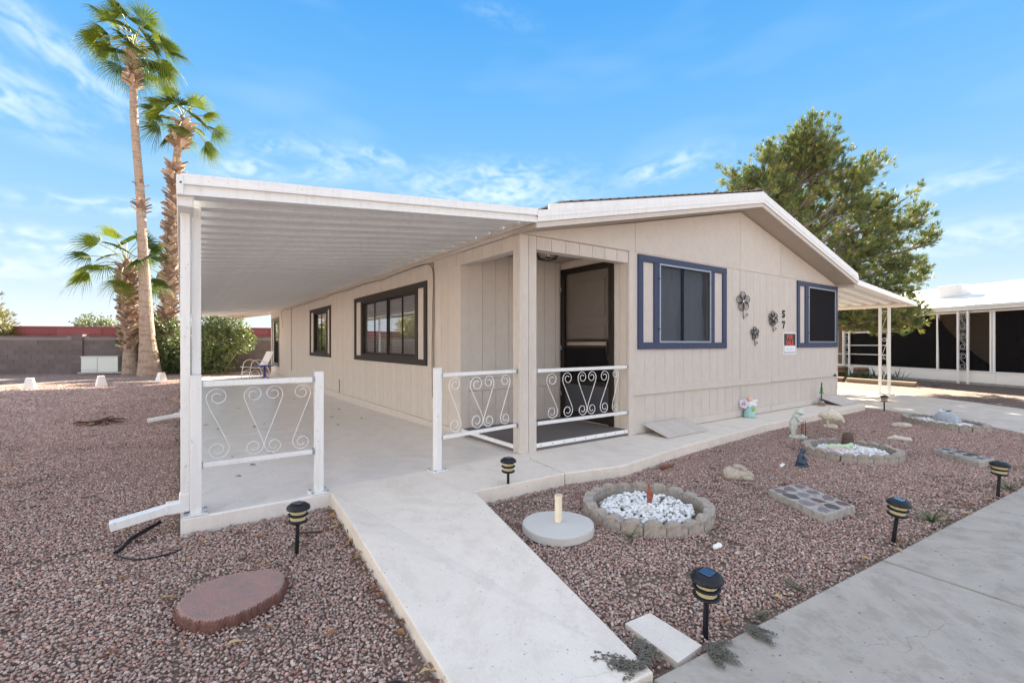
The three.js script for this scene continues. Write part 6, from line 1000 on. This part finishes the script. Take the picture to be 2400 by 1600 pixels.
// ---------------------------------------------------------------- the neighbour's house with its screened porch
{
  const O = V(20.022, 0, -3.873), d = V(-0.452, 0, 0.892).normalize(), turn = Math.atan2(-d.z, d.x), o = thing('neighbor_house', 'low white roofed house with a black screened porch across the driveway', 'house', [O.x, 0, O.z], turn);
  // local: +x towards the street, +z towards the camera side
  const zs = 1, k = [V(d.x, 0, d.z), V(-d.z, 0, d.x)], beige = std([0.42, 0.35, 0.27], 0.8, { map: rep(sideT, 0.8) }), x0 = -13, x1 = 5.2;
  const wT = tex(512, (u, v) => { const c = smooth(0.5, 0.75, tn(u, v, 16, 2) + 0.4 * tn(u, v, 50, 3)), g = 1 + 0.05 * tn(u, v, 8, 1); return [lerp(0.78, 0.62, c) * g, lerp(0.77, 0.6, c) * g, lerp(0.75, 0.57, c) * g]; });
  const white = std([0.82, 0.81, 0.79], 0.5), roofM = std([1, 1, 1], 0.7, { map: rep(wT, 0.5), bumpMap: rep(wT, 0.5), bumpScale: 0.02 });
  const fz = 0.0, bz = -2.6;
  obj('kick_panel', [rbx(x0, 0.9, 0.06, 0.38, fz - 0.03, fz, 0.005), rbx(0.905, x1, 0.06, 0.385, fz - 0.03, fz - 0.002, 0.005)], std([0.86, 0.83, 0.78], 0.6), o);
  obj('plinth', bx(x0, x1, -0.1, 0.06, bz, fz - 0.02), M.cast, o);
  obj('house_wall', [bx(x0, x1, 0, 2.5, bz - 5, bz), bx(x1 - 0.1, x1, 0, 2.4, bz, fz - 0.04)], beige, o);
  obj('sill_rail', rbx(x0, x1, 0.385, 0.42, fz - 0.05, fz + 0.015, 0.004), white, o); obj('head_rail', rbx(x0, x1, 2.2, 2.26, fz - 0.05, fz + 0.01, 0.004), white, o);
  const up = (x, w = 0.06) => obj('screen_post', rbx(x - w / 2, x + w / 2, 0.42, 2.2, fz - 0.045, fz + 0.012, 0.004), white, o);
  const posts = [-11, -9, -7, -4.72, -4.36, -2.5, -0.74, 0.86, 2.9, 4.9]; posts.forEach((x) => up(x)); up(0.78, 0.05);
  const scr = phys([0.008, 0.007, 0.007], 0.85, { specularIntensity: 0.25, transparent: true, opacity: 0.86 });
  const seg = [...posts]; for (let i = 0; i < seg.length - 1; i++) { const a = seg[i] + 0.03, b = seg[i + 1] - 0.03; if (b - a < 0.4 || Math.abs(seg[i] + 0.74) < 0.01) continue; const hi = i === 4 || i === 2 || i === 1 ? 1.66 : 2.2; obj('screen_panel', bx(a, b, 0.42, hi, fz - 0.02, fz - 0.017), scr, o); if (hi < 2) obj('screen_panel', bx(a, b, 1.7, 2.2, fz - 0.02, fz - 0.017), std([0.25, 0.2, 0.15], 0.8, { transparent: true, opacity: 0.55 }), o); }
  obj('cross_rail', [rbx(-4.3, -2.55, 1.66, 1.7, fz - 0.03, fz + 0.008, 0.004), rbx(-4.3, -2.55, 1.17, 1.2, fz - 0.03, fz + 0.008, 0.004), rbx(-4.3, -2.55, 0.82, 0.85, fz - 0.03, fz + 0.008, 0.004), rbx(-4.69, -4.39, 0.82, 0.85, fz - 0.03, fz + 0.008, 0.004), rbx(-6.9, -4.75, 1.17, 1.2, fz - 0.03, fz + 0.008, 0.004)], white, o);
  { // torn screen sagging across the open bay
    const n = 24, pos = [], P = (u, v) => { const top = lerp(2.12, 0.55, Math.pow(u, 0.85)) - 0.12 * Math.sin(u * 3.14), y = lerp(0.42, Math.max(0.43, top), v); return [lerp(-0.71, 0.83, u), y, fz - 0.03 + 0.05 * Math.sin(u * 5 + v * 2) * v - 0.06 * v * u]; };
    for (let i = 0; i < n; i++) for (let j = 0; j < 8; j++) { const a = P(i / n, j / 8), b = P((i + 1) / n, j / 8), c = P(i / n, (j + 1) / 8), e = P((i + 1) / n, (j + 1) / 8); pos.push(...a, ...b, ...c, ...b, ...e, ...c); }
    const g = new THREE.BufferGeometry(); g.setAttribute('position', new THREE.BufferAttribute(new Float32Array(pos), 3)); g.computeVertexNormals(); obj('torn_screen', g, phys([0.007, 0.006, 0.007], 0.9, { specularIntensity: 0.2, side: THREE.DoubleSide, transparent: true, opacity: 0.96 }), o, { label: 'black screen torn loose and sagging to one side' });
  }
  // scroll post pairs
  for (const x of [-4.17, 0.1]) { const p = part('scroll_post', o), lo = x < 0 ? 0 : 0.0; for (const s of [-0.15, 0.13]) obj('upright', rbx(x + s - 0.025, x + s + 0.025, lo, 2.26, fz + 0.06, fz + 0.11, 0.005), white, p); for (let i = 0; i < 3; i++) scroll('scroll', x - 0.12, x + 0.1, 0.42 + i * 0.62, 0.97 + i * 0.62, false, (a, b) => V(a, b, fz + 0.085), white, p, 0.005); }
  obj('window', [bx(-0.62, -0.3, 1.3, 2.15, bz, bz + 0.03)], M.bronze, o); obj('window', [bx(-3.6, -2.7, 1.2, 2.1, bz, bz + 0.03)], M.bronze, o); obj('porch_bench', [rbx(-0.5, 0.8, 0.68, 0.72, bz + 0.3, bz + 0.7, 0.01), rbx(-0.4, -0.34, 0.06, 0.68, bz + 0.4, bz + 0.46), rbx(0.66, 0.72, 0.06, 0.68, bz + 0.4, bz + 0.46)], white, o);
  // roof
  obj('fascia', [rbx(x0 - 0.2, x1 + 0.25, 2.27, 2.36, fz + 0.1, fz + 0.14, 0.005), rbx(x0 - 0.2, x1 + 0.25, 2.36, 2.43, fz + 0.09, fz + 0.17, 0.006)], M.whiteMetal, o);
  const rz = -3.9, ry = 3.48; { const g = new THREE.PlaneGeometry(x1 - x0 + 0.5, Math.hypot(rz - 0.16, ry - 2.42), 60, 14), p = g.attributes.position; for (let i = 0; i < p.count; i++) p.setZ(i, 0.012 * n2(p.getX(i) * 1.3, p.getY(i) * 2)); g.rotateX(-Math.PI / 2 + Math.atan2(ry - 2.42, 0.16 - rz)); g.translate((x0 + x1) / 2, (ry + 2.42) / 2 + 0.01, (rz + 0.16) / 2); g.computeVertexNormals(); obj('roof', [g, beam([(x0 + x1) / 2, 2.36, 0.1], [(x0 + x1) / 2, ry - 0.06, rz], x1 - x0 + 0.45, 0.05), beam([(x0 + x1) / 2, 2.4, rz - 4.1], [(x0 + x1) / 2, ry - 0.02, rz], x1 - x0 + 0.45, 0.06)], roofM, o); }
  obj('roof_vent', rbx(-1.95, -1.2, 2.8, 3.3, -1.95, -1.5, 0.02), std([0.62, 0.62, 0.63], 0.6), o); obj('roof_pipe', rbx(0.5, 0.56, 2.5, 2.72, -0.45, -0.39, 0.01), white, o);
  // timber edging and pots along the bed
  tag(obj('timber_edging', tube([[17.8, 0.07, -6.2], [17.3, 0.07, -4.3]], 0.07, 8, 8), std([0.42, 0.31, 0.2], 0.9)), 'long round timber edging the neighbour bed beyond the driveway', 'timber', 'timber edging'); tag(obj('timber_edging', tube([[18.9, 0.07, -9.2], [17.85, 0.07, -6.3]], 0.075, 8, 8), std([0.36, 0.24, 0.15], 0.9)), 'darker timber edging continuing behind the awning posts', 'timber', 'timber edging');
  for (const [x, z, l] of [[20.9, -7.5, 'brown half barrel planter behind the scroll posts'], [20.35, -6.65, 'brown barrel planter next to the spiky plant']]) { const p = thing('barrel_planter', l, 'planter', [x, 0, z]); obj('barrel', lathe([[0, 0], [0.2, 0], [0.24, 0.15], [0.24, 0.3], [0.21, 0.38], [0.19, 0.38], [0.19, 0.3], [0, 0.3]], 20), std([0.22, 0.13, 0.08], 0.85), p); obj('hoop', [lathe([[0.232, 0.1], [0.242, 0.1], [0.245, 0.13], [0.238, 0.13]], 20), lathe([[0.242, 0.27], [0.248, 0.27], [0.245, 0.3], [0.24, 0.3]], 20)], M.black, p); }
  tag(obj('flat_rock', blob([[-0.2, 0.03, 0, 0.05, 0.2, 0.03, 0, 0.06]], 0.02, 0.03, 0.008).translate(18.3, 0, -4.1), std([0.12, 0.1, 0.09], 0.9)), 'dark flat rock in the neighbour bed', 'rock');
}
// ---------------------------------------------------------------- sunlit houses across the street, and an unseen one added to light the carport
{
  const cols = [[0.5, 0.47, 0.43], [0.54, 0.53, 0.51], [0.48, 0.43, 0.38], [0.8, 0.76, 0.7]];
  [[-15, 15.5, 'cream house'], [0, 16, 'white house'], [15.5, 15.5, 'tan house'], [-13.5, -8.5, 'pale house']].forEach(([x, z, n], i) => {
    const h = thing('unseen_house', i < 3 ? n + ' facing the sun on the other side of the street' : 'unseen pale house added to bounce sunlight into the carport', 'house', [x, 0, z], i < 3 ? 0 : -Math.PI / 2, 'houses around the lot'), w = i < 3 ? 6.2 : 8, m = std(cols[i], 0.8);
    obj('wall', [bx(-w, w, 0, 2.7, 0, 8)], m, h); obj('roof', [prismZ([[-w - 0.3, 2.6], [0, 3.9], [0, 4.05], [-w - 0.3, 2.75]], -0.4, 8.4), prismZ([[0, 3.9], [w + 0.3, 2.6], [w + 0.3, 2.75], [0, 4.05]], -0.4, 8.4)], M.white, h); obj('gable', prismZ([[-w, 2.7], [w, 2.7], [0, 3.95]], 0, 8), m, h);
    for (const wx of [-4, 3.4]) { const q = part('window', h); obj('frame', [rbx(wx - 0.75, wx + 0.75, 1, 2.2, -0.03, 0.02)], M.white, q); obj('pane', bx(wx - 0.66, wx + 0.66, 1.08, 2.12, -0.036, -0.031), std([0.05, 0.06, 0.07], 0.1), q); }
    obj('door', rbx(-0.6, 0.4, 0.05, 2.1, -0.03, 0.02), std([0.5, 0.42, 0.34], 0.6), h);
  });
}
renderer.render(scene, camera);
